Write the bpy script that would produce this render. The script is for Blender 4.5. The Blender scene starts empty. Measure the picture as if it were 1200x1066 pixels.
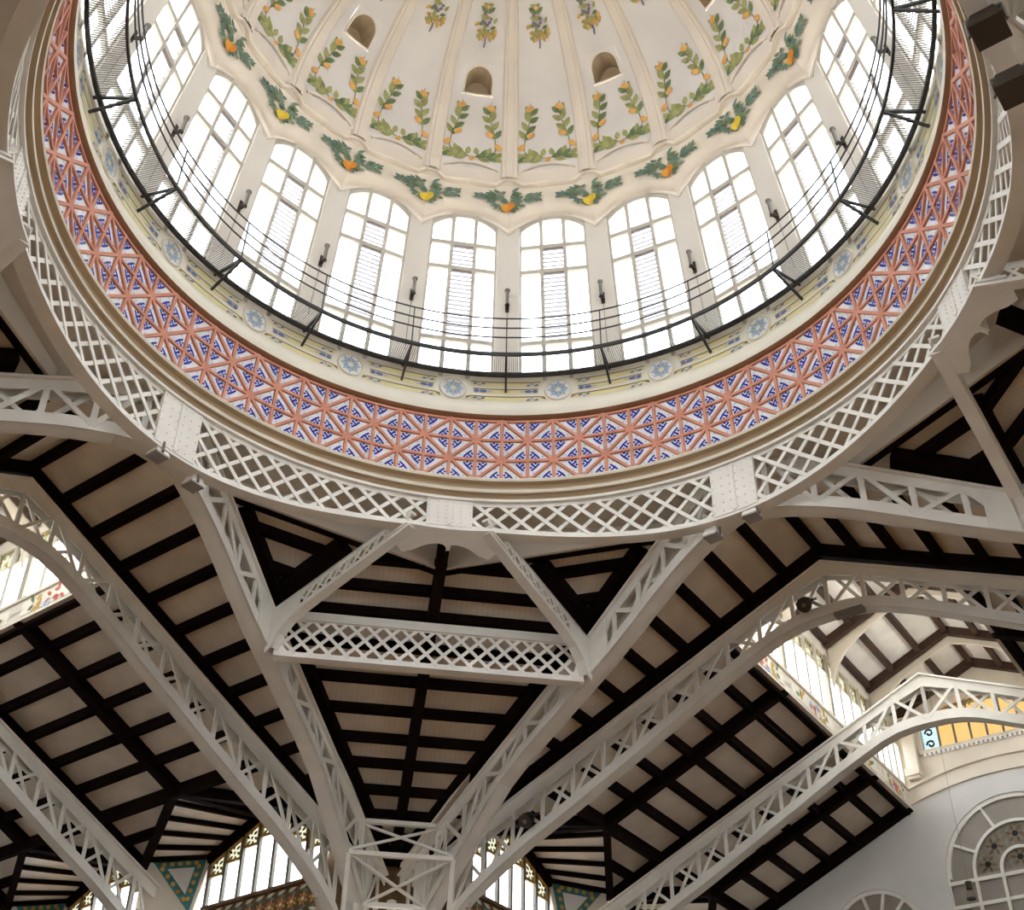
import bpy, bmesh, math, random
from mathutils import Vector, Matrix
random.seed(7)
PI = math.pi
rad = math.radians
sc = bpy.context.scene
C = sc.collection
SC, ZF = 10.0, 1.6          # one drawing unit = 10 m; eye height above the floor

# ------------------------------------------------------------------ camera
cam_d = bpy.data.cameras.new('camera')
cam = bpy.data.objects.new('camera', cam_d)
C.objects.link(cam)
cam_d.sensor_fit = 'HORIZONTAL'
cam_d.sensor_width = 36.0
cam_d.lens = 1517.6 / 1200 * 36
cam_d.clip_end = 500
_yaw, _pit, _rol = 0.00848941, 0.65701633, 0.01338073
_f = Vector((math.sin(_yaw) * math.cos(_pit), math.cos(_yaw) * math.cos(_pit), math.sin(_pit)))
_r = Vector((math.cos(_yaw), -math.sin(_yaw), 0))
_u = _r.cross(_f)
_R = _r * math.cos(_rol) + _u * math.sin(_rol)
_U = _u * math.cos(_rol) - _r * math.sin(_rol)
cam.matrix_world = Matrix(((_R.x, _U.x, -_f.x, 0), (_R.y, _U.y, -_f.y, -19.4617),
                           (_R.z, _U.z, -_f.z, ZF), (0, 0, 0, 1)))
sc.camera = cam

# ------------------------------------------------------------------ sky and exposure
wd = bpy.data.worlds.new('sky')
sc.world = wd
wd.use_nodes = True
bgn = wd.node_tree.nodes['Background']
bgn.inputs[0].default_value = (0.93, 0.97, 1.0, 1)
bgn.inputs[1].default_value = 2.2
vs = sc.view_settings
vs.view_transform = 'Standard'
vs.look = 'None'
vs.gamma = 1
vs.use_curve_mapping = False
vs.exposure = 2.0
SPOT_W = 6.0                 # each drum spotlight, aimed up into the dome
sc.cycles.max_bounces = 8
sc.cycles.diffuse_bounces = 5
sc.cycles.transparent_max_bounces = 24

# ------------------------------------------------------------------ materials
def lin(c):
    return tuple(((x / 255) / 12.92 if x <= 10 else ((x / 255 + .055) / 1.055) ** 2.4) for x in c)

def mat(name, rgb, rough=.6, var=.0, scale=3.0, metal=0.0, bump=0.0, bscale=20.0, rgb2=None, spec=.3):
    m = bpy.data.materials.new(name)
    m.use_nodes = True
    nt = m.node_tree
    b = nt.nodes['Principled BSDF']
    b.inputs['Roughness'].default_value = rough
    b.inputs['Metallic'].default_value = metal
    b.inputs['Specular IOR Level'].default_value = spec
    c = lin(rgb)
    b.inputs['Base Color'].default_value = (*c, 1)
    if var or rgb2:
        tc = nt.nodes.new('ShaderNodeTexCoord')
        n = nt.nodes.new('ShaderNodeTexNoise')
        n.inputs['Scale'].default_value = scale
        n.inputs['Detail'].default_value = 6
        nt.links.new(tc.outputs['Object'], n.inputs['Vector'])
        rp = nt.nodes.new('ShaderNodeValToRGB')
        c2 = lin(rgb2) if rgb2 else tuple(x * (1 - var) for x in c)
        c1 = c if rgb2 else tuple(min(1, x * (1 + var * .5)) for x in c)
        rp.color_ramp.elements[0].position = .35
        rp.color_ramp.elements[1].position = .65
        rp.color_ramp.elements[0].color = (*c2, 1)
        rp.color_ramp.elements[1].color = (*c1, 1)
        nt.links.new(n.outputs['Fac'], rp.inputs['Fac'])
        nt.links.new(rp.outputs['Color'], b.inputs['Base Color'])
    if bump:
        tc = nt.nodes.new('ShaderNodeTexCoord')
        n = nt.nodes.new('ShaderNodeTexNoise')
        n.inputs['Scale'].default_value = bscale
        nt.links.new(tc.outputs['Object'], n.inputs['Vector'])
        bp = nt.nodes.new('ShaderNodeBump')
        bp.inputs['Strength'].default_value = bump
        bp.inputs['Distance'].default_value = .05
        nt.links.new(n.outputs['Fac'], bp.inputs['Height'])
        nt.links.new(bp.outputs['Normal'], b.inputs['Normal'])
    return m

def board_mat(name, rgb, dirv, pitch=.18):
    """painted boarding: fine joints across one direction plus soft blotches"""
    m = mat(name, rgb, .8, .12, .8)
    nt = m.node_tree
    b = nt.nodes['Principled BSDF']
    src = b.inputs['Base Color'].links[0].from_socket
    tc = nt.nodes.new('ShaderNodeTexCoord')
    dot = nt.nodes.new('ShaderNodeVectorMath'); dot.operation = 'DOT_PRODUCT'
    dot.inputs[1].default_value = dirv
    nt.links.new(tc.outputs['Object'], dot.inputs[0])
    div = nt.nodes.new('ShaderNodeMath'); div.operation = 'DIVIDE'; div.inputs[1].default_value = pitch
    fr = nt.nodes.new('ShaderNodeMath'); fr.operation = 'FRACT'
    gt = nt.nodes.new('ShaderNodeMath'); gt.operation = 'LESS_THAN'; gt.inputs[1].default_value = .10
    nt.links.new(dot.outputs['Value'], div.inputs[0])
    nt.links.new(div.outputs[0], fr.inputs[0])
    nt.links.new(fr.outputs[0], gt.inputs[0])
    mx = nt.nodes.new('ShaderNodeMix'); mx.data_type = 'RGBA'; mx.blend_type = 'MULTIPLY'
    mx.inputs['B'].default_value = (.86, .85, .84, 1)
    nt.links.new(gt.outputs[0], mx.inputs['Factor'])
    nt.links.new(src, mx.inputs['A'])
    nt.links.new(mx.outputs['Result'], b.inputs['Base Color'])
    return m

def glass_mat(name, tint, gloss=.06):
    m = bpy.data.materials.new(name)
    m.use_nodes = True
    nt = m.node_tree
    nt.nodes.clear()
    o = nt.nodes.new('ShaderNodeOutputMaterial')
    t = nt.nodes.new('ShaderNodeBsdfTransparent')
    t.inputs[0].default_value = (*tint, 1)
    g = nt.nodes.new('ShaderNodeBsdfGlossy')
    g.inputs['Roughness'].default_value = .15
    x = nt.nodes.new('ShaderNodeMixShader')
    x.inputs[0].default_value = gloss
    nt.links.new(t.outputs[0], x.inputs[1])
    nt.links.new(g.outputs[0], x.inputs[2])
    nt.links.new(x.outputs[0], o.inputs[0])
    return m

def translucent_mat(name, rgb, fac=.5):
    m = bpy.data.materials.new(name)
    m.use_nodes = True
    nt = m.node_tree
    nt.nodes.clear()
    o = nt.nodes.new('ShaderNodeOutputMaterial')
    d = nt.nodes.new('ShaderNodeBsdfDiffuse'); d.inputs[0].default_value = (*lin(rgb), 1)
    t = nt.nodes.new('ShaderNodeBsdfTranslucent'); t.inputs[0].default_value = (*lin(rgb), 1)
    x = nt.nodes.new('ShaderNodeMixShader'); x.inputs[0].default_value = fac
    nt.links.new(d.outputs[0], x.inputs[1]); nt.links.new(t.outputs[0], x.inputs[2])
    nt.links.new(x.outputs[0], o.inputs[0])
    return m

M = dict(
    steel=mat('white painted steel', (234, 231, 222), .45, .06, 1.2, spec=.4),
    plaster=mat('cream plaster', (231, 220, 205), .85, .07, .5),
    panel=mat('pale dome plaster', (226, 221, 215), .85, .07, .6),
    cove=mat('cove plaster', (236, 224, 206), .85, .09, .7),
    wallp=mat('off white plaster', (226, 220, 209), .85, .05, .5),
    wframe=mat('window frame paint', (198, 192, 180), .7),
    cornice=mat('tan cornice', (192, 172, 142), .7, .06, .6),
    cream=mat('cream band', (231, 225, 208), .8, .05, .6),
    terra=mat('terracotta rib', (212, 148, 124), .6, .12, 2.0),
    terrad=mat('terracotta moulding', (152, 112, 82), .6, .10, 1.0),
    tile=mat('white glazed tile', (240, 241, 245), .2, .04, 3),
    blue=mat('cobalt glaze', (38, 56, 164), .2),
    bluem=mat('mid blue paint', (92, 118, 186), .6),
    bluel=mat('pale blue glaze', (164, 184, 214), .3),
    yellow=mat('straw yellow paint', (233, 222, 170), .7),
    olive=mat('olive line paint', (140, 122, 60), .7),
    leafd=mat('deep green paint', (112, 136, 120), .8, .3, 6),
    leafm=mat('leaf green paint', (116, 134, 92), .8, .3, 6),
    leafl=mat('light green paint', (164, 166, 108), .8, .25, 6),
    orange=mat('orange fruit paint', (228, 160, 62), .7, .25, 4, rgb2=(214, 120, 40)),
    apricot=mat('apricot fruit paint', (232, 178, 104), .7, .2, 4),
    lemon=mat('lemon paint', (228, 196, 66), .7, .2, 4),
    grape=mat('grape violet paint', (128, 118, 140), .8, .2, 6),
    twig=mat('brown twig paint', (120, 100, 78), .8),
    beam=mat('dark stained timber', (26, 15, 12), .85, .25, 2, spec=.05),
    beamb=mat('brown timber', (66, 46, 36), .6, .2, 2),
    iron=mat('dark iron', (58, 58, 58), .5, spec=.4),
    grate=mat('grey grating', (120, 116, 110), .5),
    fixture=mat('grey fixture', (120, 116, 108), .5),
    fixd=mat('dark fixture', (66, 58, 50), .5),
    lens=mat('lamp lens', (150, 144, 140), .2, spec=.5),
    black=mat('black plastic', (22, 20, 19), .5),
    glass=glass_mat('clear glass', (.97, .98, 1.0)),
    ambers=glass_mat('amber glass', (.40, .295, .17)),
    greens=glass_mat('green glass', (.45, .70, .45)),
    stainw=glass_mat('stained cream glass', (.36, .35, .29)),
    scrollw=glass_mat('pale blue leaded glass', (.32, .36, .36)),
    greyg=mat('dim glass', (150, 142, 134), .25, .1, 1.5, spec=.5),
    louvre=translucent_mat('frosted louvre', (188, 185, 190), .5),
    stone=mat('beige stone', (224, 214, 198), .85, .08, .8),
    endwall=mat('grey white wall', (218, 216, 212), .85, .10, .35),
    teal=mat('teal tile', (66, 124, 122), .4, .25, 5),
    ochre=mat('ochre tile', (206, 164, 84), .5, .2, 5),
    umber=mat('dark umber tile', (112, 88, 62), .6, .3, 4),
    stain=mat('dull stained glass', (124, 116, 100), .3, .3, 6, spec=.5),
    red=mat('rose tile', (196, 110, 90), .5),
    floor=mat('stone floor', (120, 82, 26), .5, .1, .3),  # unseen; brown chosen to warm the light bounced onto the truss undersides
)

# ------------------------------------------------------------------ frames and mesh helpers
PHW = rad(0.216)                     # azimuth of a drum pillar
AZD = rad(-8.235)                    # azimuth of the crossing's diagonal
AZB, AZA = AZD + PI / 4, AZD - PI / 4

def azv(a):
    return Vector((math.sin(a), math.cos(a), 0))

class Frame:
    """x, y horizontal unit axes; maps drawing units to world metres"""
    def __init__(s, X, Y): s.X, s.Y = X, Y
    def __call__(s, x, y, z):
        p = s.X * (x * SC) + s.Y * (y * SC)
        return Vector((p.x, p.y, z * SC + ZF))

def pol(r, a, z):                    # polar point about the dome axis
    return Vector((r * SC * math.sin(a), r * SC * math.cos(a), z * SC + ZF))

class MB:
    def __init__(s): s.v, s.f, s.m = [], [], []
    def add(s, vs_, fs, mi=0):
        o = len(s.v)
        s.v += [tuple(p) for p in vs_]
        s.f += [tuple(i + o for i in f) for f in fs]
        s.m += [mi] * len(fs)
    def beam(s, p0, p1, w, h, up=Vector((0, 0, 1)), mi=0):
        p0, p1 = Vector(p0), Vector(p1)
        d = (p1 - p0).normalized()
        x = d.cross(Vector(up))
        if x.length < 1e-5: x = d.cross(Vector((1, 0, 0)))
        x.normalize()
        y = x.cross(d)
        vs_ = []
        for p in (p0, p1):
            for a, b in ((-1, -1), (1, -1), (1, 1), (-1, 1)):
                vs_.append(p + x * (a * w / 2) + y * (b * h / 2))
        s.add(vs_, [(3, 2, 1, 0), (4, 5, 6, 7), (0, 1, 5, 4), (1, 2, 6, 5), (2, 3, 7, 6), (3, 0, 4, 7)], mi)
    def hexa(s, q0, q1, mi=0):
        """two matching polygons -> closed prism"""
        n = len(q0)
        s.add(list(q0) + list(q1), [tuple(range(n))[::-1], tuple(range(n, 2 * n))] +
              [(i, (i + 1) % n, n + (i + 1) % n, n + i) for i in range(n)], mi)
    def poly(s, pts, mi=0):
        s.add(pts, [tuple(range(len(pts)))], mi)
    def grid(s, rows, mi=0, close=False):
        n = len(rows[0])
        vs_ = [p for r in rows for p in r]
        fs = []
        for i in range(len(rows) - 1):
            for j in range(n if close else n - 1):
                k = (j + 1) % n
                fs.append((i * n + j, i * n + k, (i + 1) * n + k, (i + 1) * n + j))
        s.add(vs_, fs, mi)
    def strip(s, secs, mi=0, close=False):
        """secs: list of closed cross-sections (same count) swept"""
        n = len(secs[0])
        o = len(s.v)
        vs_ = [p for r in secs for p in r]
        fs = []
        L = len(secs)
        for i in range(L if close else L - 1):
            k = (i + 1) % L
            for j in range(n):
                t = (j + 1) % n
                fs.append((i * n + j, i * n + t, k * n + t, k * n + j))
        if not close:
            fs.append(tuple(range(n))[::-1])
            fs.append(tuple((L - 1) * n + j for j in range(n)))
        s.add(vs_, fs, mi)
    def tube(s, pts, r, n=6, mi=0, close=False):
        secs = []
        P = [Vector(p) for p in pts]
        L = len(P)
        for i, p in enumerate(P):
            a = P[(i - 1) % L] if (close or i) else P[0]
            b = P[(i + 1) % L] if (close or i < L - 1) else P[-1]
            d = (b - a).normalized()
            x = d.cross(Vector((0, 0, 1)))
            if x.length < 1e-4: x = Vector((1, 0, 0))
            x.normalize(); y = x.cross(d)
            secs.append([p + (x * math.cos(2 * PI * k / n) + y * math.sin(2 * PI * k / n)) * r for k in range(n)])
        s.strip(secs, mi, close)
    def cyl(s, p0, p1, r0, r1, n=12, mi=0):
        p0, p1 = Vector(p0), Vector(p1)
        d = (p1 - p0).normalized()
        x = d.cross(Vector((0, 0, 1)))
        if x.length < 1e-4: x = Vector((1, 0, 0))
        x.normalize(); y = x.cross(d)
        f = lambda p, r: [p + (x * math.cos(2 * PI * k / n) + y * math.sin(2 * PI * k / n)) * r for k in range(n)]
        s.strip([f(p0, r0), f(p1, r1)], mi)
    def build(s, name, mats, parent=None, smooth=False, rot=None):
        me = bpy.data.meshes.new(name)
        me.from_pydata(s.v, [], s.f)
        if not isinstance(mats, (list, tuple)): mats = [mats]
        for k in mats: me.materials.append(M[k])
        me.polygons.foreach_set('material_index', s.m)
        bm = bmesh.new(); bm.from_mesh(me)
        bmesh.ops.recalc_face_normals(bm, faces=bm.faces)
        bm.to_mesh(me); bm.free()
        if smooth: me.polygons.foreach_set('use_smooth', [True] * len(me.polygons))
        me.update()
        return inst(name, me, parent, rot)

def inst(name, me, parent=None, rot=None):
    o = bpy.data.objects.new(name, me)
    C.objects.link(o)
    if parent: o.parent = parent
    if rot is not None: o.rotation_euler = (0, 0, rot)
    return o

def tag(o, label=None, cat=None, group=None, kind=None):
    if label: o['label'] = label
    if cat: o['category'] = cat
    if group: o['group'] = group
    if kind: o['kind'] = kind
    return o

def empty(name, label, cat, group=None, kind=None, loc=(0, 0, 0)):
    """an Empty at the thing's base; parts keep world coordinates"""
    o = bpy.data.objects.new(name, None)
    C.objects.link(o)
    o.empty_display_size = .2
    return tag(o, label, cat, group, kind)

def lerp(a, b, t): return a + (b - a) * t
def interp(tab, x):
    if x <= tab[0][0]: return tab[0][1]
    for (x0, y0), (x1, y1) in zip(tab, tab[1:]):
        if x <= x1: return y0 + (y1 - y0) * (x - x0) / (x1 - x0)
    return tab[-1][1]
# ================================================================== DRUM AND DOME
DA = 2 * PI / 20
HW = rad(6.8)                       # half angle of a drum window
def revolve(prof, n=240, a0=0.0, a1=2 * PI, closed_prof=False):
    """rows of points for a revolved profile [(r, z)]"""
    full = abs(a1 - a0 - 2 * PI) < 1e-6
    return [[pol(r, lerp(a0, a1, j / n), z) for j in range(n if full else n + 1)] for r, z in prof]

# ---- dome surface
TD0 = .075
def dome(a, t, off=0.0):
    r, z = .8 * math.cos(t), 3.2 + .62 * math.sin(t)
    nx, nz = math.cos(t) * .62, math.sin(t) * .8
    l = math.hypot(nx, nz)
    return pol(r - off * nx / l, a, z - off * nz / l)

b = MB()
NA = 240
tl = [TD0 + (.52 - TD0) * i / 8 for i in range(9)] + [.545 + .025 * i for i in range(5)] + [.67]
NT0, NT1 = 8, len(tl) - 1
tl += [.67 + (PI / 2 - .02 - .67) * i / 14 for i in range(1, 15)]
vid = {}
for i, t in enumerate(tl):
    for j in range(NA):
        vid[i, j] = len(b.v); b.v.append(tuple(dome(PHW + 2 * PI * j / NA, t)))
for i in range(len(tl) - 1):
    for j in range(NA):
        sec, loc = divmod(j, 12)
        if sec % 2 == 1 and 3 <= loc < 9 and NT0 <= i < NT1: continue      # niche openings
        k = (j + 1) % NA
        b.f.append((vid[i, j], vid[i, k], vid[i + 1, k], vid[i + 1, j])); b.m.append(0)
DOME = b.build('ceiling_dome', 'panel', smooth=True)
tag(DOME, 'painted plaster dome with radiating cream ribs and citrus garlands', 'dome', kind='structure')

# cap medallion
b = MB()
b.grid([[dome(2 * PI * j / 40, t, .004) for j in range(40)] for t in (1.40, 1.50, 1.565)], close=True)
b.build('crown_boss', 'plaster', DOME, True)

# ribs (proud strips) along pillar azimuths
b = MB()
rows = []
for i in range(19):
    t = lerp(.045, 1.42, i / 18)
    hwid = lerp(.0235, .013, i / 18)
    r = .8 * math.cos(t)
    row = []
    for s_, off in ((-1.25, 0), (-1, .010), (-.55, .010), (-.5, .014), (.5, .014), (.55, .010), (1, .010), (1.25, 0)):
        row.append(dome(s_ * hwid / r, t, off))
    rows.append(row)
b.grid(rows)
rib = b.build('rib', 'plaster', DOME, False, -PHW)
for k in range(1, 20): inst('rib', rib.data, DOME, -(PHW + k * DA))

# panel base mouldings (arched lips at the foot of every gore)
b = MB()
secs = []
for i in range(13):
    s_ = lerp(-1, 1, i / 12)
    t = .145 - .045 * s_ * s_
    a = s_ * rad(6.3)
    secs.append([dome(a, t + dt, of) for dt, of in ((-.012, 0), (-.012, .010), (.0, .012), (.010, .002))])
b.strip(secs)
mld = b.build('panel_moulding', 'plaster', DOME, False, -(PHW + DA / 2))
for k in range(1, 20): inst('panel_moulding', mld.data, DOME, -(PHW + DA / 2 + k * DA))

# niches in every second gore
def niche_mesh():
    b = MB()
    a1 = rad(4.5); t0, t1 = .52, .67
    n = 20
    hwn, tb, ts = rad(3.7), .528, .592
    arch = [(-hwn, tb)] + [(-hwn, lerp(tb, ts, k / 4)) for k in range(1, 5)]
    for k in range(1, 10):
        th = PI - PI * k / 10
        arch.append((hwn * math.cos(th), ts + .065 * math.sin(th)))
    arch += [(hwn, lerp(ts, tb, k / 4)) for k in range(0, 5)]
    m = len(arch)
    # outer rectangle with the same number of points
    outer = []
    for k, (a, t) in enumerate(arch):
        if k <= 4: outer.append((-a1, lerp(t0, t1, k / 4.0 * .5)))
        elif k >= m - 5: outer.append((a1, lerp(t0, t1, (m - 1 - k) / 4.0 * .5)))
        else:
            u = (k - 4) / (m - 9)
            outer.append((lerp(-a1, a1, u), t1))
    outer[4] = (-a1, t1); outer[m - 5] = (a1, t1)
    b.grid([[dome(a, t) for a, t in outer], [dome(a, t, 0) for a, t in arch]])
    b.poly([dome(-a1, t0), dome(a1, t0), dome(hwn, tb), dome(-hwn, tb)])
    # raised rim
    secs = []
    for k, (a, t) in enumerate(arch + [(hwn * (.6 - .2 * j), tb) for j in range(7)]):
        da = a * 1.0; cx, ct = 0, .57
        def sc_(f, off): return dome(cx + (da - cx) * f, ct + (t - ct) * f, off)
        secs.append([sc_(1.0, -.001), sc_(1.0, .006), sc_(1.12, .006), sc_(1.12, -.001)])
    b.strip(secs, 1, True)
    # pocket running outwards
    pk = []
    for a, t in arch:
        p = dome(a, t)
        d = Vector((0, 1, .12))
        pk.append((p, p + d * (.07 * SC)))
    b.grid([[p for p, q_ in pk], [q_ for p, q_ in pk]], 2)
    b.poly([q_ for p, q_ in pk], 2)
    p0, p1 = pk[0], pk[-1]
    b.poly([p0[0], p0[1], p1[1], p1[0]], 2)
    return b
nb = niche_mesh().build('niche', ['panel', 'plaster', 'cornice'], DOME, False, -(PHW + 1.5 * DA))
for k in range(1, 10): inst('niche', nb.data, DOME, -(PHW + 1.5 * DA + 2 * k * DA))

# ---- cove with lunettes over the windows
def cove(sa, s_, off=0.0):
    """sa in [-1,1] across a bay centred on a pillar? -> here centred on a window; s_ 0 top 1 bottom"""
    a = sa * DA / 2
    e = abs(sa)
    rt, zt = .815, 3.217 + .004 * (1 - e * e)
    rb = .887 - .003 * e ** 2
    zb = 3.143 - .073 * e ** 2.2
    r = lerp(rt, rb, s_ ** 1.25)
    z = lerp(zt, zb, s_) - .012 * math.sin(PI * s_)
    return pol(r - off, a, z - off * .6)
b = MB()
rows = []
for i in range(9):
    rows.append([cove(-1 + 2 * j / 12, i / 8) for k in range(1) for j in range(13)])
b.grid(rows)
cv = b.build('cove_bay', 'cove', DOME, True, -(PHW + DA / 2))
for k in range(1, 20): inst('cove_bay', cv.data, DOME, -(PHW + DA / 2 + k * DA))
# lip along the window arches
b = MB()
secs = []
for j in range(17):
    sa = -1 + 2 * j / 16
    p = [cove(sa, 1.0), cove(sa, 1.0, .006), cove(sa, .93, .006), cove(sa, .93, -.002)]
    secs.append(p)
b.strip(secs)
lp = b.build('window_arch_moulding', 'plaster', DOME, False, -(PHW + DA / 2))
for k in range(1, 20): inst('window_arch_moulding', lp.data, DOME, -(PHW + DA / 2 + k * DA))
# soffit from the cove edge back to the window heads
b = MB()
b.grid([[cove(-1 + 2 * j / 16, 1.0) for j in range(17)], [cove(-1 + 2 * j / 16, 1.0) * 1.0 + Vector((0, .03 * SC, 0)) for j in range(17)]])
sf = b.build('window_head', 'wallp', DOME, False, -(PHW + DA / 2))
for k in range(1, 20): inst('window_head', sf.data, DOME, -(PHW + DA / 2 + k * DA))
# scalloped string moulding between cove and gores (with a bump at every rib)
b = MB()
secs = []
for j in range(25):
    s_ = -1 + 2 * j / 24
    a = s_ * DA / 2
    e = abs(s_)
    bump = .020 * math.sqrt(max(0, 1 - (e / .27) ** 2)) if e < .27 else 0
    z = 3.212 + .006 * (e - .27) / .73 * (1 if e > .27 else 0) + bump
    r = .806 - .35 * (z - 3.212)
    secs.append([pol(r + .02, a, z - .002), pol(r - .004, a, z - .007), pol(r - .006, a, z + .003), pol(r - .001, a, z + .008), pol(r + .02, a, z + .012)])
b.strip(secs)
stg = b.build('scalloped_moulding', 'cove', DOME, False, -PHW)
for k in range(1, 20): inst('scalloped_moulding', stg.data, DOME, -(PHW + k * DA))
# plaster ring closing the foot of the dome behind the moulding
b = MB()
b.grid(revolve([(.83, 3.205), (.812, 3.219), (.804, 3.235), (.7977, 3.2465), (.790, 3.262)], 240, PHW, PHW + 2 * PI), close=True)
b.build('dome_foot', 'plaster', DOME, True)

# ---- painted garlands (flat paint with a hair of relief)
def leaf(b, P, x, y, L, Wd, ang, mi, off=.0025):
    pts = []
    for u, w in ((0, 0), (.25, .8), (.55, 1), (.82, .55), (1, 0), (.82, -.55), (.55, -1), (.25, -.8)):
        lx, ly = u * L, w * Wd / 2
        pts.append(P(x + lx * math.cos(ang) - ly * math.sin(ang), y + lx * math.sin(ang) + ly * math.cos(ang), off))
    b.poly(pts, mi)
def disc(b, P, x, y, rx, ry, mi, off=.004, n=10):
    b.poly([P(x + rx * math.cos(2 * PI * k / n), y + ry * math.sin(2 * PI * k / n), off) for k in range(n)], mi)

def Pd(tref):
    r0 = .8 * math.cos(tref)
    def P(x, t, off):       # x in units across, t along the gore
        return dome(x / (.8 * math.cos(t)), t, off)
    return P
GM = ['leafm', 'leafl', 'apricot', 'twig', 'leafd', 'grape', 'ochre']
def u_garland():
    b = MB(); P0 = Pd(.3)
    T = .66                                             # units of length per unit t
    P = lambda x, y, off: P0(x, .15 + y / T, off)
    rnd = random.Random(3)
    for s_ in (-1, 1):
        path = [(.004, .022), (.03, .022), (.062, .03), (.076, .055), (.072, .09), (.062, .13), (.050, .17), (.044, .205)]
        for (x0, y0), (x1, y1) in zip(path, path[1:]):  # twig
            dx, dy = x1 - x0, y1 - y0
            l = math.hypot(dx, dy)
            nx, ny = -dy / l * .0014, dx / l * .0014
            b.poly([P(s_ * (x0 + nx), y0 + ny, .002), P(s_ * (x0 - nx), y0 - ny, .002), P(s_ * (x1 - nx), y1 - ny, .002), P(s_ * (x1 + nx), y1 + ny, .002)], 3)
        def lf(x, y, L, Wd, an, mi):
            leaf(b, P, s_ * x, y, L, Wd, an if s_ > 0 else PI - an, mi)
        for x, y, L, an in ((.012, .022, .035, 20), (.02, .018, .036, -15), (.045, .022, .036, 35), (.05, .02, .042, -8), (.05, .03, .032, 75), (.03, .024, .034, 60), (.072, .032, .036, 10), (.066, .03, .040, -35), (.016, .03, .028, 100)):
            lf(x, y, L * 1.12, .019, rad(an), 1 if rnd.random() < .65 else 0)
        for x, y, L, an in ((.072, .095, .036, 120), (.070, .10, .036, 60), (.064, .125, .036, 145), (.060, .13, .036, 62), (.055, .158, .036, 150), (.052, .16, .036, 70), (.048, .185, .032, 140), (.046, .185, .034, 62)):
            lf(x, y, L * 1.08, .019, rad(an), 0 if rnd.random() < .6 else 1)
        for x, y in ((.044, .208), (.052, .204), (.048, .115), (.056, .110), (.088, .062), (.080, .070)):
            disc(b, P, s_ * x, y, .0098, .0092, 2)
        leaf(b, P, s_ * .047, .214, .014, .002, rad(80), 4)
    disc(b, P, 0, .012, .009, .009, 2)
    disc(b, P, .004, .018, .006, .006, 2)
    return b
ug = u_garland().build('citrus_garland', GM, DOME, False, -(PHW + DA / 2))
for k in range(1, 20): inst('citrus_garland', ug.data, DOME, -(PHW + DA / 2 + k * DA))

def grape_drop():
    b = MB(); P0 = Pd(.9)
    P = lambda x, y, off: P0(x, .745 + y / .68, off)
    rnd = random.Random(5)
    for k in range(7): disc(b, P, rnd.uniform(-.004, .004), .002 + k * .005, .003, .003, 5)
    for k in range(26):
        y = rnd.uniform(.03, .085); wmax = .034 * math.sin(PI * min(1, (y - .01) / .085))
        x = rnd.uniform(-wmax, wmax)
        leaf(b, P, x, y, .020, .011, rnd.uniform(0, 2 * PI), rnd.choice([0, 1, 6, 6, 1]), .002 + .0001 * k)
    for k in range(10):
        disc(b, P, rnd.uniform(-.014, .014), rnd.uniform(.06, .10), .0045, .0045, 5, .0055)
    for k in range(5):
        y = .10 + k * .045
        for s_ in (-1, 1):
            leaf(b, P, 0, y, .030, .014, rad(90) + s_ * rad(50), 4 if k % 2 else 0, .003)
            leaf(b, P, s_ * .004, y + .02, .022, .012, rad(90) + s_ * rad(70), 1, .0034)
        disc(b, P, 0, y + .018, .007, .006, [2, 5, 6][k % 3], .005)
    return b
gd = grape_drop().build('grape_garland', GM, DOME, False, -(PHW + DA / 2))
for k in range(1, 20): inst('grape_garland', gd.data, DOME, -(PHW + DA / 2 + k * DA))

def swag(fruit):
    b = MB()
    rnd = random.Random(11)
    def P(x, y, off):
        # x along the bay in units (0 at the pillar), y upward from the band's middle
        a = x / .84
        sa = (a + DA / 2) / (DA / 2) if a < 0 else (a - DA / 2) / (DA / 2)     # window-centred coordinate
        s_ = max(0.02, min(.95, .34 - y / .17))
        p = cove(sa, s_, .004 + off)
        # shift from window-centred azimuth to pillar-centred azimuth
        ang = DA / 2 if a < 0 else -DA / 2
        c, s2 = math.cos(ang), math.sin(ang)
        return Vector((p.x * c - p.y * s2, p.x * s2 + p.y * c, p.z))
    for k in range(64):
        x = rnd.gauss(-.010, .036)
        if not -.108 < x < .098: continue
        sp = .030 * (1 - (abs(x + .005) / .115)) + .006
        y = rnd.uniform(-sp, sp) * (.7 if x > .045 else 1)
        leaf(b, P, x, y, rnd.uniform(.020, .032), rnd.uniform(.009, .013), rnd.uniform(-.9, .9) + (PI if x < 0 else 0), rnd.choice([4, 4, 4, 0]), .001 + .00006 * k)
    for x in (-.085, -.095, -.07, .06, .075, .088, -.06, .05):
        for s_ in (-1, 1):
            leaf(b, P, x, s_ * .004, .026, .011, rad(40) * s_ + (PI if x < 0 else 0), 4, .002)
    for (x, y) in ((-.012, -.028), (.006, -.016), (-.002, -.022)):
        disc(b, P, x, y, .0135, .0125, 2, .0075 + x * .02)
    return b
sw = [swag(0).build('fruit_swag', ['leafm', 'leafl', f, 'twig', 'leafd'], DOME, False, -(PHW + i * DA)) for i, f in enumerate(('orange', 'lemon'))]
for k in range(2, 20): inst('fruit_swag', sw[k % 2].data, DOME, -(PHW + k * DA))

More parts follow.
